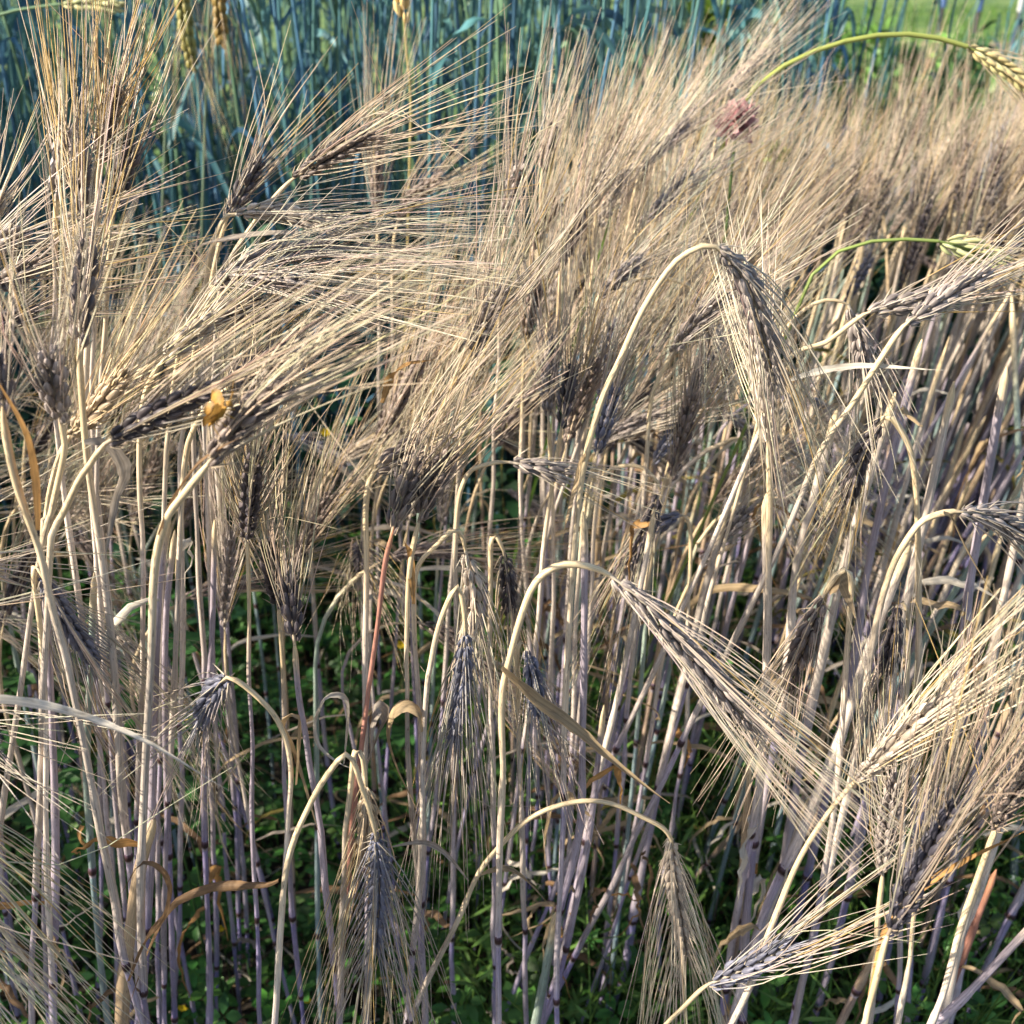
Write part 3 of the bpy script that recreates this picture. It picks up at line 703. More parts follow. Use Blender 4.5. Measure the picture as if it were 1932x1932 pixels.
# ------------------------------------------------------------------ the stand behind
def grow(x, y, h, lean, az, nod, earlen):
    """stem and ear axis from angles: lean at the foot, nod = final angle of the ear from upright"""
    n = 34
    L = h + earlen
    s = np.linspace(0, L, n)
    f = s / h
    ang = lean * (.6 + .5 * f) + (nod - lean) * np.clip((f - .80) / .24, 0, 1) ** 1.3
    ang += .03 * np.sin(f * 5 + rng.random() * 6)
    ds = L / (n - 1)
    d = np.stack([np.sin(ang) * math.cos(az), np.sin(ang) * math.sin(az), np.cos(ang)], 1)
    P = np.array([x, y, 0.0]) + np.concatenate([np.zeros((1, 3)), np.cumsum(d[:-1] * ds, 0)])
    i = int(round(h / L * (n - 1)))
    return P[:i + 1], P[i:]

PALS = ['brown', 'grey', 'pale', 'dark', 'blue']
spots = []
def scatter(n, x0, x1, y0, y1, ok=None):
    c = 0
    while c < n:
        x, y = rng.uniform(x0, x1), rng.uniform(y0, y1)
        if ok is None or ok(x, y):
            spots.append((x, y)); c += 1
inview = lambda x, y: abs(x) < .50 * (y + .35) + .12
scatter(78, -.9, .12, .68, 1.22, inview)           # left and middle
scatter(12, .02, .24, .80, 1.2, lambda x, y: inview(x, y) and x < .17 * y)
n_front = len(spots)
scatter(8, .32, .9, .72, 1.12, inview)            # right, in front: mostly hanging
n_hang = len(spots)
scatter(30, -.02, .30, 1.1, 1.5, lambda x, y: inview(x, y) and x < .2 * y)   # upper middle
n_mid = len(spots)
scatter(190, .15, 1.4, 1.3, 1.9, lambda x, y: inview(x, y) and y < 1.48 + x * .7 and x > .13 * y)   # dense right
scatter(150, .30, 1.9, 1.5, 2.5, lambda x, y: inview(x, y) and y < 1.36 + x * .55)
n_stub = len(spots)
scatter(88, .16, 1.0, .80, 1.42, lambda x, y: inview(x, y) and x > .12 * y)           # right: straws that have lost their ears
plants = []
for si, (x, y) in enumerate(spots):
    rt = np.clip((x + .1) / .8, 0, 1)
    row = float(np.interp(y, [1.3, 1.6, 2.0, 2.5], [.82, .79, .765, .74])) if n_mid <= si < n_stub else .79 if n_hang <= si < n_mid else .78
    h = rng.normal(row, .04) - .09 * (x < -.05)
    if si >= n_stub: h = rng.uniform(.48, .90)
    lean = np.clip(rng.normal(.05 + .12 * rt, .06), -.08, .34)
    az = rng.normal(-.05, .45 if si < n_hang else .9)
    k = rng.random()
    if k < .56: nod = rng.uniform(.15, .75)
    elif k < .82: nod = rng.uniform(.8, 1.5)
    else: nod = rng.uniform(1.8, 2.8)
    if n_front <= si < n_hang: nod = rng.uniform(2.3, 2.95); h -= .05
    if si < n_front and x > -.02: nod = rng.uniform(.1, .75) if rng.random() < .7 else rng.uniform(2.2, 2.9)
    if si >= n_hang and rng.random() < .98: nod = rng.uniform(.02, .55)
    if si >= n_stub: nod = lean + rng.normal(0, .15); lean += abs(rng.normal(.05, .12))
    plants.append((x, y, h, lean, az, nod, si >= n_stub))
plants.sort(key=lambda p: math.hypot(p[0], p[1]))
N_IND = 300 - len(HERO) - len(STRAWS)
TINTS = ['straw', 'straw', 'straw', 'lilac', 'lilac', 'tan', 'tan', 'teal', 'teal']

MARKS = [(150, 665, 'tall pale stem'), (200, 250, 'tall brush of awns'), (10, 528, 'left edge ears'), (300, 790, 'black slanting ear'), (430, 830, 'butterfly ear'),
         (130, 1170, 'bluish hanging ear'), (400, 1300, 'small nodding ear'), (455, 370, 'fanned black ear'), (620, 300, 'slanting top ear'), (520, 480, 'level grey ears'),
         (470, 950, 'thin black ear'), (553, 1160, 'stiff black brush ear'), (760, 950, 'plump dark ear'), (705, 1250, 'reddish stem'), (875, 1250, 'hooked hanging ears'),
         (1050, 1068, 'long arching stem'), (1300, 1230, 'sloping grey ear'), (1100, 1515, 'low wide arch'), (1280, 1700, 'low arch ear'), (710, 1680, 'bluish bottom ear'),
         (1210, 1000, 'small arch'), (1040, 720, 'upright grey ear'), (1180, 660, 'tall golden arch'), (1420, 560, 'pale arched ear'), (1310, 610, 'plump grey ear'),
         (910, 620, 'grey tilted ear'), (1440, 740, 'upright pale ear'), (1700, 570, 'grey pair of ears'), (1620, 870, 'dark hanging ear'), (1850, 980, 'silvery edge ear'),
         (1520, 1200, 'brown hanging ear'), (1690, 1200, 'blue-black hanging ear'), (1690, 1400, 'sweeping awns'), (1740, 1650, 'large blue-black ear'),
         (1900, 1500, 'plump brown edge ear'), (1410, 1830, 'bluish low ear'), (1390, 232, 'pink flower'), (1462, 290, 'round green flower'), (1600, 90, 'green arching stalk'),
         (1820, 470, 'pale green ear'), (1885, 120, 'green-yellow ear')]
USED = {}
def where_words(u, v):
    d = [(math.hypot(u - a, v - b), a, b, n) for a, b, n in MARKS]
    _, a, b, n = min(d)
    side = ('right of' if u > a else 'left of') if abs(u - a) > abs(v - b) else ('below' if v > b else 'above')
    far = 'just ' if max(abs(u - a), abs(v - b)) < 55 else ''
    return far + side + ' the ' + n
EARWORD = {'black': 'black', 'dark': 'black', 'brown': 'brown', 'grey': 'grey', 'pale': 'pale', 'blue': 'bluish', 'tan': 'tan'}
TINTWORD = {'straw': 'straw', 'lilac': 'violet', 'tan': 'tan', 'teal': 'greenish', 'red': 'reddish'}
def zone_label(u, v, nod, tint, pal, stub, r, dist):
    pos = 'upright' if nod < .4 else 'tilting' if nod < .8 else 'bent-over' if nod < 1.6 else 'hanging'
    w = where_words(u, v)
    th = 'thick' if r > .0028 else 'thin' if r < .0020 else ''
    if stub: return ' '.join(('barley stalk without an ear, %s %s stem, %s' % (th, TINTWORD[tint], w)).split()), 'earless barley stalks'
    lab = ' '.join(('%s %s barley ear on %s %s stem %s' % (EARWORD[pal], pos, th, TINTWORD[tint], w)).split())
    return lab, '%s %s barley stalks in the stand' % (EARWORD[pal], pos)

def fill_plant(p, individual, dst=None):
    x, y, h, lean, az, nod = p[:6]
    dist = math.hypot(x, y)
    far = dist > 1.35
    earlen = rng.uniform(.065, .095)
    SPt, EPt = grow(x, y, h, lean, az, nod, earlen)
    pal = PALS[rng.choice(5, p=[.36, .24, .18, .13, .09] if not far else [.30, .16, .08, .34, .12])]
    tint = TINTS[rng.integers(len(TINTS))]
    if x > .22 and tint == 'lilac' and rng.random() < .75: tint = 'straw'
    r = rng.uniform(.0017, .0026) * (1 + .75 * np.clip(x * 1.8, 0, 1))
    stub = (len(p) > 6 and p[6]) or rng.random() < .05
    tdir = norm(EPt[-1] - EPt[0]) + np.array([.06, 0, -.04])
    tip = EPt[-1] + norm(tdir) * (rng.uniform(.10, .15) if not far else rng.uniform(.07, .12))
    spread = rng.uniform(.10, .22)
    if individual:
        u, v, _ = project(EPt[0])
        lab, grp = zone_label(u, v, nod, tint, pal, stub, r, dist)
        base = np.array([x, y, 0.0])
        root = thing('barley_plant', lab, 'barley plant', base, grp)
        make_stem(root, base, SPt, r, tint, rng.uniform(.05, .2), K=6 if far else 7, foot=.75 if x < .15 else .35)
        if not stub:
            make_ear(root, base, EPt, pal, tip, spread, kr=.0030 if far else .0025, S=4 if far else 6, frac=.4 if far else .95, KK=4 if far else 5,
                     r0=.00046 if not far else .00052, gold=.08)
        for q in range(rng.integers(1, 4) + (x > .2)):
            i = rng.integers(5, 27)
            a = rng.uniform(0, 6.28); l = rng.uniform(.08, .2)
            d = np.array([math.cos(a), math.sin(a) * .6, 0])
            t = np.linspace(0, 1, 16)[:, None]
            rise = rng.uniform(.1, .7); drop = rng.uniform(.5, 1.6)
            LP = SPt[i] + d * l * np.sin(t * rng.uniform(1.2, 2.6)) * .7 + np.array([0, 0, 1]) * l * (rise * t - drop * t ** 2)
            LP = LP + .0011 * np.cumsum(rng.standard_normal((16, 3)), 0)
            make_leaf(root, base, LP, rng.uniform(.0018, .0045), random.choice(['tan', 'tan', 'grey', 'brown', 'brown', 'pale', 'olive']), None, rng.uniform(.1, .6), rng.uniform(-2.5, 2.5))
    else:
        st, er, aw = dst
        L = plen(SPt); nodes = [L * .2, L * .4, L * .62]
        st.tubes(SPt[None, ::2], np.linspace(r, r * .7, len(SPt[::2]))[None], stem_colors(SPt[::2], nodes, tint, .1)[None], 5)
        if not stub:
            E = ear_layout(EPt, pal)
            add_kernels(er, E, pal, 4)
            add_awns(aw, E, pal, tip, spread, S=4, frac=.36, r0=.0005, gold=.08)

for p in plants[:N_IND]:
    fill_plant(p, True)
dst = (MB(), MB(), MB())
for p in plants[N_IND:]:
    fill_plant(p, False, dst)
# the same crop goes on outside the frame, left and right
for i in range(760):
    x, y = rng.uniform(-2.4, -.40), rng.uniform(.05, 1.5)
    if inview(x, y) : continue
    fill_plant((x, y, rng.normal(.86, .05), rng.normal(.05, .05), rng.normal(0, .6), rng.uniform(.2, 1.8)), False, dst)
for i in range(120):
    x, y = rng.uniform(.6, 2.2), rng.uniform(.4, 2.0)
    if inview(x, y): continue
    fill_plant((x, y, rng.normal(.80, .05), rng.normal(.15, .05), rng.normal(0, .5), rng.uniform(.2, 1.8)), False, dst)
stand = thing('barley_stand', 'rest of the dry barley crop, uncounted stalks at the back and beyond both edges', 'barley crop', (0, 0, 0))
stand['kind'] = 'stuff'
for nm, b, m in (('stems', dst[0], M_STEM), ('ears', dst[1], M_EAR), ('awns', dst[2], M_AWN)):
    o = b.build(nm, m, stand); o['kind'] = 'stuff'

# ------------------------------------------------------------------ tall blue-green grain behind
def ryecol(n):
    c = np.array([[.075, .20, .22], [.10, .23, .22], [.085, .20, .31], [.12, .22, .13]])[rng.integers(4, size=n)]
    return c * (1 + .18 * rng.standard_normal((n, 1)))

def rye_paths(x, y, h):
    n = 14
    t = np.linspace(0, 1, n)
    lx, ly = rng.normal(.03, .05), rng.normal(0, .04)
    P = np.stack([x + lx * h * t ** 1.5, y + ly * h * t ** 1.5, h * t], 1)
    P[:, 0] += .006 * np.sin(t * 5 + rng.random() * 6)
    leaves = []
    for q in range(rng.integers(3, 6)):
        i = rng.integers(3, 12)
        a = rng.uniform(0, 6.28); l = rng.uniform(.16, .36)
        s = np.linspace(0, 1, 9)[:, None]
        up = rng.uniform(.5, 1.1); dn = rng.uniform(.3, 1.5)
        LP = P[i] + np.array([math.cos(a), math.sin(a), 0]) * l * s * rng.uniform(.15, .6) + np.array([0, 0, 1]) * l * (up * s - dn * s ** 2)
        leaves.append((LP, rng.uniform(.0035, .0075)))
    e = P[-1] + np.linspace(0, 1, 8)[:, None] * norm(np.array([lx + rng.normal(.2, .2), ly, .8])) * .11
    return P, leaves, e

def rye_ear(b, e, c):
    E = ear_layout(e, 'tan', rows=2, pitch=.006)
    n = len(E['f'])
    P = E['pos'][:, None] + E['dir'][:, None] * (.011 * E['s'])[:, None, None] * KT[None, :, None]
    b.tubes(P, .0018 * E['s'][:, None] * KPROF[None], c * 1.3, 4)

rs = []
while len(rs) < 1250:
    x, y = rng.uniform(-2.6, 2.6), rng.uniform(1.5, 4.4)
    lim = 1.55 if x < .2 else 1.55 + (x - .2) * .85
    if x > .23 * y + .12 and rng.random() < .93: continue
    if y > lim and rng.random() < (1.0 if y < lim + .9 else .55): rs.append((x, y))
rs.sort(key=lambda p: p[1] - .4 * p[0] if p[0] < 1.2 else p[1])
vis = [p for p in rs if abs(p[0]) < .5 * (p[1] + .3) + .05]
ind = set(vis[:290])
bst, blf = MB(), MB()
for (x, y) in rs:
    h = rng.normal(1.42, .09) if x < 1.0 else rng.normal(1.1, .1)
    P, leaves, e = rye_paths(x, y, h)
    c = ryecol(1)[0]
    if (x, y) in ind:
        base = np.array([x, y, 0.0])
        u, v, _ = project(P[8])
        lean = P[-1][0] - P[0][0]
        lw = 'left-leaning' if lean < -.02 else 'right-leaning' if lean > .06 else 'straight'
        hue = 'bluish' if c[2] > c[1] * 1.15 else 'grey-green' if c[2] > c[1] * .85 else 'green'
        lf = {2: 'two', 3: 'three', 4: 'four', 5: 'five'}[len(leaves)]
        root = thing('green_grain_plant', '%s %s tall grain stalk with %s leaves %s' % (lw, hue, lf, where_words(u, v)), 'grain plant', base, 'tall blue-green grain stalks')
        b = MB(); b.tubes(P[None], np.linspace(.0034, .0023, len(P))[None] * rng.uniform(.8, 1.2), c[None, None] * np.linspace(.8, 1.1, len(P))[None, :, None], 5)
        b.build('stem', M_RYE, root, base)
        for LP, w in leaves:
            b = MB(); xx = np.linspace(0, 1, len(LP))
            b.ribbon(LP, w * np.clip((1 - xx) * 2, .08, 1), c * rng.uniform(.8, 1.2), rng.standard_normal(3), .3, rng.uniform(-2, 2), M=3)
            b.build('leaf', M_RYE, root, base)
        b = MB(); rye_ear(b, e, c); b.build('ear', M_RYE, root, base)
    else:
        bst.tubes(P[None], np.linspace(.0034, .0023, len(P))[None], c[None, None], 4)
        rye_ear(bst, e, c)
        for LP, w in leaves:
            xx = np.linspace(0, 1, len(LP))
            blf.ribbon(LP, w * np.clip((1 - xx) * 2, .08, 1), c * rng.uniform(.8, 1.2), rng.standard_normal(3), .3, rng.uniform(-2, 2), M=3)
# its left part stands outside the frame
for i in range(700):
    x, y = rng.uniform(-4.2, -1.0), rng.uniform(1.5, 4.0)
    if abs(x) < .5 * (y + .3) + .05: continue
    P, leaves, e = rye_paths(x, y, rng.normal(1.5, .1)); c = ryecol(1)[0]
    bst.tubes(P[None], np.linspace(.0034, .0023, len(P))[None], c[None, None], 4)
    for LP, w in leaves:
        xx = np.linspace(0, 1, len(LP)); blf.ribbon(LP, w * np.clip((1 - xx) * 2, .08, 1), c, rng.standard_normal(3), .3, 1.0, M=3)
gs = thing('green_grain_stand', 'rest of the blue-green grain crop, too many stalks to count, behind the front rows', 'grain crop', (0, 0, 0)); gs['kind'] = 'stuff'
o = bst.build('stems', M_RYE, gs); o['kind'] = 'stuff'
o = blf.build('leaves', M_RYE, gs); o['kind'] = 'stuff'

# ------------------------------------------------------------------ single green and yellow stalks
GREENK = {'wheat': (.62, .56, .27), 'green': (.44, .46, .22), 'straw': (.55, .43, .18), 'gold': (.28, .19, .05), 'olive': (.22, .21, .06)}
def grain(y, stem, ear, tip, c, stemc, label, r=.0017, kr=.0030, awns=14, y2=None, pitch=.0062, name='green_grain_plant'):
    pts = to_ground([at(u, v, y) for u, v in stem]); base = pts[0]
    P = spline(pts, 44)
    root = thing(name, label, 'grain plant', base)
    b = MB(); b.tubes(P[None], np.linspace(r * 1.3, r, 44)[None], np.array(stemc)[None, None] * np.linspace(.8, 1.1, 44)[None, :, None], 8)
    b.build('stem', M_RYE, root, base)
    e = spline([at(u, v, y2 or y) for u, v in ear], 12)
    E = ear_layout(e, 'tan', rows=3, pitch=pitch, kl=.015, kr=kr)
    E['pos'] = E['pos'] + E['out'] * .0010
    rb = MB(); rb.tubes(e[None], np.full((1, 12), .0012), np.array(stemc)[None, None], 5)
    ear_o = rb.build('ear', M_RYE, root, base)
    n = len(E['f'])
    kc = np.array(GREENK[c])
    ms = []
    for q in range(4):
        kb = MB(); Pk = np.stack([.0012 * np.sin(KT * math.pi), 0 * KT, KT * .020], -1)[None]
        kb.tubes(Pk, kr * KPROF[None], (kc * (1 + .15 * rng.standard_normal()) * np.array([.8, 1, 1.1, 1.05, 1.0])[:, None])[None] * np.array([1.0 + .1 * (q % 2), 1, 1]), 6)
        ms.append(kb.mesh('kernel', M_EAR))
    for i in range(n):
        link('kernel', ms[rng.integers(4)], ear_o, frame(E['pos'][i] - base, E['dir'][i], E['out'][i], E['s'][i]))
    if awns:
        ab = MB(); add_awns(ab, E, 'tan', at(*tip, y2 or y), .2, S=5, frac=awns / n, gold=.3)
        o = ab.build('awns', M_AWN, ear_o, base); o['kind'] = 'stuff'

grain(1.12, [(1340,330),(1400,195),(1470,130),(1560,88),(1660,66),(1750,68),(1825,88)], [(1825,88),(1880,118),(1945,165)], (2080,250), 'wheat', (.34, .38, .10),
      'green-yellow bearded ear on the long green arching stalk at upper right', .0024, .0028, 40, pitch=.0050)
grain(.78, [(1480,640),(1525,530),(1590,470),(1680,452),(1770,455)], [(1770,455),(1820,468),(1882,495)], (2000,530), 'green', (.25, .32, .09),
      'pale green ear nodding on a thin green stalk below the big green-yellow one', .0014, .0024, 24, pitch=.0046)
grain(1.5, [(-160,300),(-120,120),(-60,55),(20,22),(115,8)], [(115,8),(165,5),(225,12)], (320,40), 'green', (.16, .26, .14), 'green ear lying level at the very top left', .002, .0040, 0)
grain(1.25, [(770,420),(775,200),(768,110),(764,52)], [(764,52),(758,0),(750,-55)], (730,-200), 'straw', (.40, .32, .13), 'straw-yellow ear on a thin stalk cut by the top edge left of centre', .0013, .0034, 10)
grain(1.5, [(300,600),(310,300),(320,0),(325,-140),(338,-90)], [(338,-90),(346,10),(362,125)], (385,260), 'olive', (.16, .22, .14), 'olive-yellow ear hanging down from the top edge at left', .0018, .0040, 24)
grain(1.55, [(380,600),(385,300),(395,0),(398,-150),(408,-100)], [(408,-100),(413,0),(418,80)], (428,200), 'gold', (.16, .22, .14), 'golden-brown ear hanging down from the top edge right of the olive one', .0018, .0038, 18)

# a broad green grass blade
def blade(y, pts, w, c, label):
    P3 = [at(u, v, y) for u, v in pts]; P3 = to_ground(P3)
    P = spline(P3, 40); x = np.linspace(0, 1, 40)
    b = MB(); b.ribbon(P - P[0], w * np.clip((1 - x) * 5, .05, 1), np.array(c), np.array([.8, .6, 0]), .3, .6)
    o = b.build('grass_blade', M_GREEN); o.location = P[0]; tag(o, label, 'grass blade')
blade(1.0, [(1150,420),(1212,185),(1250,140),(1295,100)], .0045, (.16, .30, .05), 'bright green grass blade slanting in front of the blue-green stems at top')
blade(.62, [(1690,1500),(1705,1330),(1712,1240)], .004, (.10, .26, .06), 'green grass blade between the pale stems at right')
blade(.7, [(1560,1930),(1590,1700),(1650,1480)], .002, (.10, .24, .06), 'thin green grass blade rising beside the large blue-black ear')

# ------------------------------------------------------------------ weeds on the ground
def weed_patch(n, x0, x1, y0, y1, hmax, size, base_c, ok=None, petals=5):
    B, D, Nn, L, W, C = [], [], [], [], [], []
    b = MB(); stalks = []
    for i in range(n):
        x, y = rng.uniform(x0, x1), rng.uniform(y0, y1)
        if ok is not None and not ok(x, y): continue
        z = hmax * rng.beta(1.6, 2.2)
        c = np.array([x, y, z + .01])
        s = size * rng.uniform(.5, 1.4)
        nn = norm(np.array([rng.normal(0, .4), rng.normal(-.15, .4), 1]))
        a0 = rng.random() * 6.28
        col_ = np.array(base_c) * rng.uniform(.55, 1.45) * (1 + .12 * rng.standard_normal(3))
        k = rng.integers(3, petals + 1)
        e1 = norm(np.cross(nn, [1, .1, 0])); e2 = np.cross(nn, e1)
        for j in range(k):
            a = a0 + j * 6.28 / k + rng.normal(0, .15)
            d = e1 * math.cos(a) + e2 * math.sin(a) + nn * rng.uniform(-.1, .35)
            B.append(c + d * s * .08); D.append(d); Nn.append(nn); L.append(s * rng.uniform(.8, 1.1)); W.append(s * rng.uniform(.22, .36)); C.append(col_)
        if i % 3 == 0: stalks.append(np.array([[x + rng.normal(0, .015), y + rng.normal(0, .015), 0], [x, y, z * .5], c]))
    b.leaflets(B, D, Nn, L, W, np.array(C))
    b.tubes(np.array(stalks), np.array([[.0012, .001, .0007]]), np.array(base_c) * .9, 3)
    return b

b = weed_patch(9500, -1.5, 1.2, .55, 1.9, .25, .018, (.075, .19, .042), lambda x, y: abs(x) < .55 * y + .45)
o = b.build('low_weeds', M_GREEN); tag(o, 'low leafy green weeds covering the soil under the barley', 'weeds', kind='stuff')
b = weed_patch(7000, -2.6, 2.8, 1.45, 4.4, .75, .045, (.03, .075, .035))
o = b.build('undergrowth', M_GREEN); tag(o, 'dark leafy undergrowth between the blue-green stalks', 'weeds', kind='stuff')
b = MB(); Ps = []; Cs = []
for i in range(900):
    x, y = rng.uniform(-1.1, 1.4), rng.uniform(.6, 2.0); a = rng.uniform(0, 6.28); l = rng.uniform(.03, .16); z0, dz = rng.uniform(.005, .10), rng.normal(0, .25)
    t = np.linspace(-1, 1, 5)[:, None]
    Ps.append(np.array([x, y, z0]) + np.array([math.cos(a), math.sin(a), dz]) * l * t - np.array([0, 0, .02]) * t ** 2)
    Cs.append(np.array(LEAFC[random.choice(['tan', 'brown', 'grey', 'pale', 'brown'])]) * rng.uniform(.6, 1.1))
b.tubes(np.array(Ps), rng.uniform(.0008, .0022, (900, 1)), np.array(Cs)[:, None], 4)
o = b.build('straw_litter', M_LEAF); tag(o, 'broken dry straw lying among the weeds on the soil', 'straw', kind='stuff')
# fine green shoots in the bottom middle and right
b = MB(); Ps = []
for i in range(1500):
    x, y = rng.uniform(-.1, .75), rng.uniform(.62, 1.5)
    h = rng.uniform(.12, .38); a = rng.uniform(0, 6.28)
    t = np.linspace(0, 1, 6)[:, None]
    Ps.append(np.array([x, y, 0]) + np.array([0, 0, h]) * t + np.array([math.cos(a), math.sin(a), -.3]) * h * rng.uniform(.1, .45) * t ** 2)
b.tubes(np.array(Ps), np.array([[.0013, .0013, .0012, .001, .0008, .0003]]), np.array([.13, .24, .05]) * rng.uniform(.6, 1.4, (1500, 1, 1)), 3)
BB, DD = [], []
for P in Ps:
    for q in range(4):
        k = rng.integers(1, 5); BB.append(P[k]); a = rng.uniform(0, 6.28); DD.append([math.cos(a), math.sin(a), rng.uniform(.4, 1.4)])
b.leaflets(np.array(BB), np.array(DD), np.tile([0.1, -.5, .6], (len(BB), 1)), rng.uniform(.02, .05, len(BB)), rng.uniform(.0012, .0026, len(BB)), np.array([.13, .25, .055]) * rng.uniform(.6, 1.4, (len(BB), 1)))
o = b.build('green_shoots', M_GREEN); tag(o, 'thin green weed shoots between the barley stems', 'weeds', kind='stuff')

# leafy weeds with toothed leaves one can pick out at left
def leafy_weed(u, v, y, label, s=.05, n=7):
    c = at(u, v, y); base = np.array([c[0], c[1], 0]); h = c[2]
    root = thing('leafy_weed', label, 'weed', base)
    b = MB(); t = np.linspace(0, 1, 6)[:, None]
    b.tubes((base + np.array([0, 0, h]) * t)[None], np.linspace(.0018, .001, 6)[None], np.array([.06, .13, .04]), 5); b.build('stem', M_GREEN, root, base)
    for k in range(n):
        a = k * 2.4 + rng.random(); d = np.array([math.cos(a), math.sin(a) - .2, rng.uniform(-.1, .6)])
        p = base + np.array([0, 0, h * rng.uniform(.55, 1)])
        b = MB()
        b.leaflets([p, p + d * s * .25, p + d * s * .25], [d, d + np.array([-d[1], d[0], 0]) * .8, d - np.array([-d[1], d[0], 0]) * .8], np.tile([0, -.4, 1], (3, 1)),
                   np.array([s, s * .6, s * .6]), s * .2, np.array([.04, .12, .03]) * rng.uniform(.8, 1.5))
        b.build('leaf', M_GREEN, root, base)
for (u, v, y, lab) in [(265,1110,.75,'green weed with narrow fingered leaves between the stems at left, near the hanging bluish ear'),
                       (255,1180,.8,'second green fingered weed lower down between the stems at left'),
                       (30,1260,.8,'broad-leaved green weed at the left edge'),
                       (560,1880,.75,'small green weed with a yellow flower at the bottom left of centre'),
                       (330,1860,.75,'green weed with rounded leaves at the bottom left'),
                       (130,1560,.8,'green weed behind the left violet stems near the bottom'),
                       (760,1260,.95,'green weed leaf beside the violet stem in the middle')]:
    leafy_weed(u, v, y, lab, rng.uniform(.035, .055))

def yellow_flower(u, v, y, label, s=.006):
    c = at(u, v, y); base = np.array([c[0], c[1], 0])
    root = thing('yellow_flower', label, 'flower', base, 'tiny yellow weed flowers')
    b = MB(); t = np.linspace(0, 1, 5)[:, None]; b.tubes((base + (c - base) * t)[None], np.full((1, 5), .0007), np.array([.08, .15, .04]), 4); b.build('stem', M_GREEN, root, base)
    for k in range(6):
        a = k * 1.05; d = np.array([math.cos(a), -.35, math.sin(a)])
        b = MB(); b.leaflets([c], [d], [[0, -1, .2]], s, s * .45, np.array([.75, .55, .03])); b.build('petal', M_FLOWER, root, base)
for (u, v, y, lab) in [(580,1885,.74,'tiny yellow flower at the bottom left of centre'), (615,815,1.0,'tiny yellow flower in the dark gap right of the butterfly'),
                       (415,1750,.8,'tiny yellow flower near the bottom left stems'), (345,1900,.72,'tiny yellow flower close to the bottom left corner stems'),
                       (757,1215,.95,'tiny yellow flower beside the reddish stem'), (1603,1785,.8,'tiny yellow flower at lower right')]:
    yellow_flower(u, v, y, lab)

# ------------------------------------------------------------------ flowers in the far rows
def fluffy(u, v, y, R, c, label, name, n=46):
    p = at(u, v, y); base = np.array([p[0], p[1], 0.0])
    root = thing(name, label, 'flower', base)
    b = MB(); t = np.linspace(0, 1, 8)[:, None]; b.tubes((base + (p - base) * t)[None], np.full((1, 8), .0016), np.array([.12, .2, .06]), 5); b.build('stem', M_GREEN, root, base)
    d = norm(rng.standard_normal((n, 3)) + np.array([0, -.3, .3]))
    b = MB(); b.leaflets(p + d * R * .3, d, rng.standard_normal((n, 3)), R * rng.uniform(.6, 1, n), R * .28, np.array(c) * rng.uniform(.7, 1.25, (n, 1)))
    b.build('flower_head', M_FLOWER, root, base)
fluffy(1390, 232, 1.10, .022, (.60, .36, .36), 'pink ruffled flower head showing through the awns at upper right', 'pink_flower', 90)
fluffy(1462, 290, 1.3, .017, (.30, .38, .13), 'rounded pale green flower head right of the pink flower', 'green_flower_head')
fluffy(1338, 40, 2.2, .05, (.30, .40, .08), 'yellow-green flower clump high above the awns right of the top centre', 'yellow_green_flower')
fluffy(1400, 85, 2.2, .045, (.24, .36, .08), 'lower yellow-green flower clump next to the pointed awns at top', 'yellow_green_flower')

# ------------------------------------------------------------------ far right: other plots, stakes
def tuft(n, x0, x1, y0, y1, h, c, ok):
    b = MB(); B, D = [], []
    while len(B) < n:
        x, y = rng.uniform(x0, x1), rng.uniform(y0, y1)
        if ok(x, y): B.append([x, y, 0]); D.append([rng.normal(0, .25), rng.normal(0, .25), 1])
    b.leaflets(np.array(B), np.array(D), rng.standard_normal((n, 3)), h * rng.uniform(.5, 1.1, n), rng.uniform(.004, .010, n), np.array(c) * rng.uniform(.5, 1.5, (n, 1)))
    return b
b = tuft(9500, .5, 4.2, 2.3, 6.3, .72, (.075, .16, .055), lambda x, y: y > 2.0 + x * .6 and x > .18 * y)
o = b.build('far_grass', M_GREEN); tag(o, 'dark green grassy plot beyond the barley at upper right', 'grass', kind='stuff')
b = tuft(7000, 2.0, 16, 6.2, 26.0, .30, (.10, .20, .04), lambda x, y: x > .2 * y + .8)
o = b.build('lawn_grass', M_GREEN); tag(o, 'sunlit green grass on the lawn at the top right', 'grass', kind='stuff')

def bush(u, v, y, w, label, c, n=1000):
    w *= 1.5
    p = at(u, v, y); base = np.array([p[0], p[1], 0.0]); H = p[2]
    root = thing('leafy_bush', label, 'bush', base)
    b = MB(); sp = []
    for k in range(9):
        a = rng.uniform(0, 6.28); t = np.linspace(0, 1, 7)[:, None]
        sp.append(base + np.array([0, 0, H * rng.uniform(.7, 1)]) * t + np.array([math.cos(a), math.sin(a), 0]) * w * rng.uniform(.3, 1) * t ** 1.4)
    b.tubes(np.array(sp), np.linspace(.006, .0015, 7)[None], np.array([.10, .13, .05]), 4); b.build('stem', M_GREEN, root, base)
    B = np.array([sp[rng.integers(9)][rng.integers(2, 7)] for _ in range(n)]) + .03 * rng.standard_normal((n, 3))
    b = MB(); b.leaflets(B, rng.standard_normal((n, 3)) + np.array([0, 0, .6]), rng.standard_normal((n, 3)), rng.uniform(.04, .10, n), rng.uniform(.012, .026, n), np.array(c) * rng.uniform(.5, 1.6, (n, 1)))
    o = b.build('foliage', M_GREEN, root, base); o['kind'] = 'stuff'
bush(1480, 40, 4.2, .30, 'mid-green leafy bush behind the pointed tuft of awns at upper right', (.10, .22, .06))
bush(1590, 55, 5.2, .35, 'green leafy bush above the middle of the green arching stalk', (.14, .27, .06))
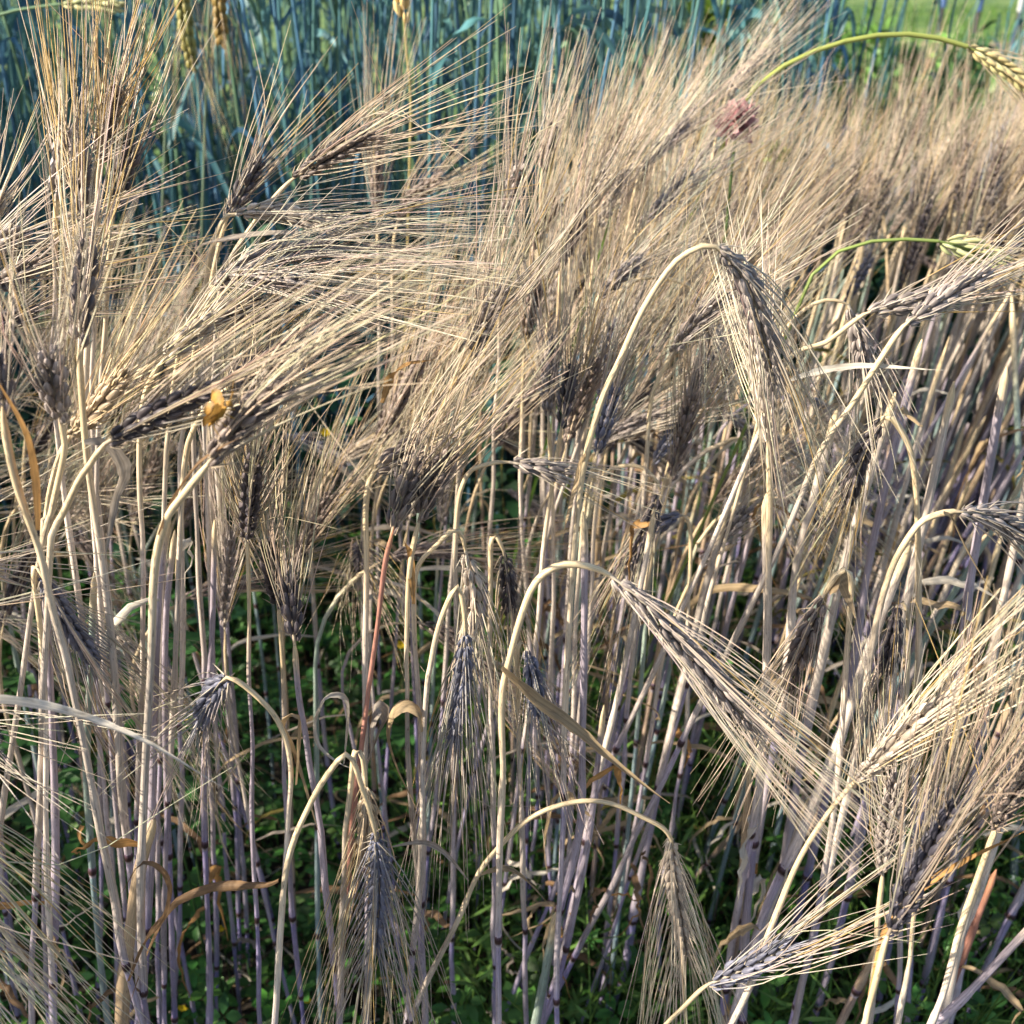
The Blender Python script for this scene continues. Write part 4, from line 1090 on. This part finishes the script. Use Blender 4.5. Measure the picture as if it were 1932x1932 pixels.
bush(1690, 70, 4.6, .30, 'dark green leafy bush below the two stakes at upper right', (.05, .12, .045))
bush(1900, 95, 4.8, .35, 'dark green leafy bush behind the green-yellow ear at the right edge', (.05, .12, .045))
bush(1780, 110, 4.2, .25, 'low green bush behind the top of the green arching stalk', (.12, .24, .07))
CAPL = .16
def stake(u, v, y, c, label, h_over=.35):
    d = at(u, v, y); base = np.array([d[0], d[1], 0.0]); H = d[2] + CAPL + h_over
    root = thing('marker_stake', label, 'stake', base)
    b = MB(); t = np.linspace(0, 1, 4)[:, None]
    b.tubes((base + np.array([0, 0, H - CAPL]) * t)[None], np.full((1, 4), .016), np.array([.09, .09, .085]), 8); b.build('post', M_LEAF, root, base)
    b = MB(); b.tubes((base + np.array([0, 0, H - CAPL]) + np.array([0, 0, CAPL]) * t)[None], np.array([[.021, .021, .021, .012]]), np.array(c), 8); b.build('cap', M_FLOWER, root, base)
stake(1780, 8, 7.5, (.10, .18, .38), 'dark stake with a blue top, left one of two at the top right', -.02)
stake(1848, 14, 7.0, (.10, .18, .38), 'dark stake with a blue top, right one of two at the top right', -.02)
stake(1925, 16, 8.0, (.6, .6, .6), 'dark stake with a white top near the top right corner', -.02)

# ------------------------------------------------------------------ the butterfly
def butterfly():
    y = .41
    c = at(410, 786, y)
    base = c + np.array([0, 0, -.004])
    root = thing('butterfly', 'small orange skipper butterfly perched on the ear left of centre', 'butterfly', base)
    ax = norm(at(432, 768, y) - at(395, 808, y)); up = norm(np.array([-.55, -.25, .75])); up = norm(up - (up @ ax) * ax); sd_ = np.cross(ax, up)
    t = np.linspace(-1, 1, 9)
    b = MB(); prof = np.array([.15, .55, .7, .8, .95, 1.2, 1.1, .8, .3]) * .0014
    P = c + ax * (t * .0065)[:, None]
    b.tubes(P[None], prof[None], np.array([.50, .27, .05])[None, None] * np.linspace(.8, 1.2, 9)[None, :, None], 8)
    b.build('body', M_WING, root, base)
    b = MB(); h = c + ax * .0085
    b.tubes(np.stack([h + ax * (q * .0012) for q in np.linspace(-1, 1, 5)])[None], np.array([[.0006, .0014, .0016, .0013, .0005]]), np.array([.45, .25, .06]), 8)
    b.build('head', M_WING, root, base)
    for s in (-1, 1):
        for nm, a0, ln, w in (('forewing', .1, .0115, .0042), ('hindwing', -.85, .0095, .004)):
            d = norm(ax * (a0 + .15) + up * .55 + sd_ * s * .75)
            b = MB(); q = np.linspace(0, 1, 12)
            shade = np.where(q > .82, .38, np.where((q > .5) & (q < .6), .7, 1.0)) * (1 if nm == 'forewing' else .8)
            b.ribbon(c + ax * .002 + d * (q * ln)[:, None], w * np.sin(np.clip(q * .80 + .06, 0, 1) * math.pi) ** .8, np.array([.46, .25, .06])[None] * shade[:, None], ax, .25, .3 * s, M=7)
            b.build(nm, M_WING, root, base)
        b = MB(); q = np.linspace(0, 1, 6)[:, None]
        b.tubes((h + ax * q * .008 + (up * .6 + sd_ * s * .7) * q * .006)[None], np.array([[.00022, .0002, .0002, .0002, .0003, .0004]]), np.array([.35, .2, .06]), 4); b.build('antenna', M_WING, root, base)
        for k in (-1, 0, 1):
            b = MB(); b.tubes((c + ax * (.003 * k) + (sd_ * s * .7 + ax * k * .5) * q * .005 - up * q * q * .005)[None], np.full((1, 6), .00022), np.array([.5, .3, .06]), 4); b.build('leg', M_WING, root, base)
butterfly()
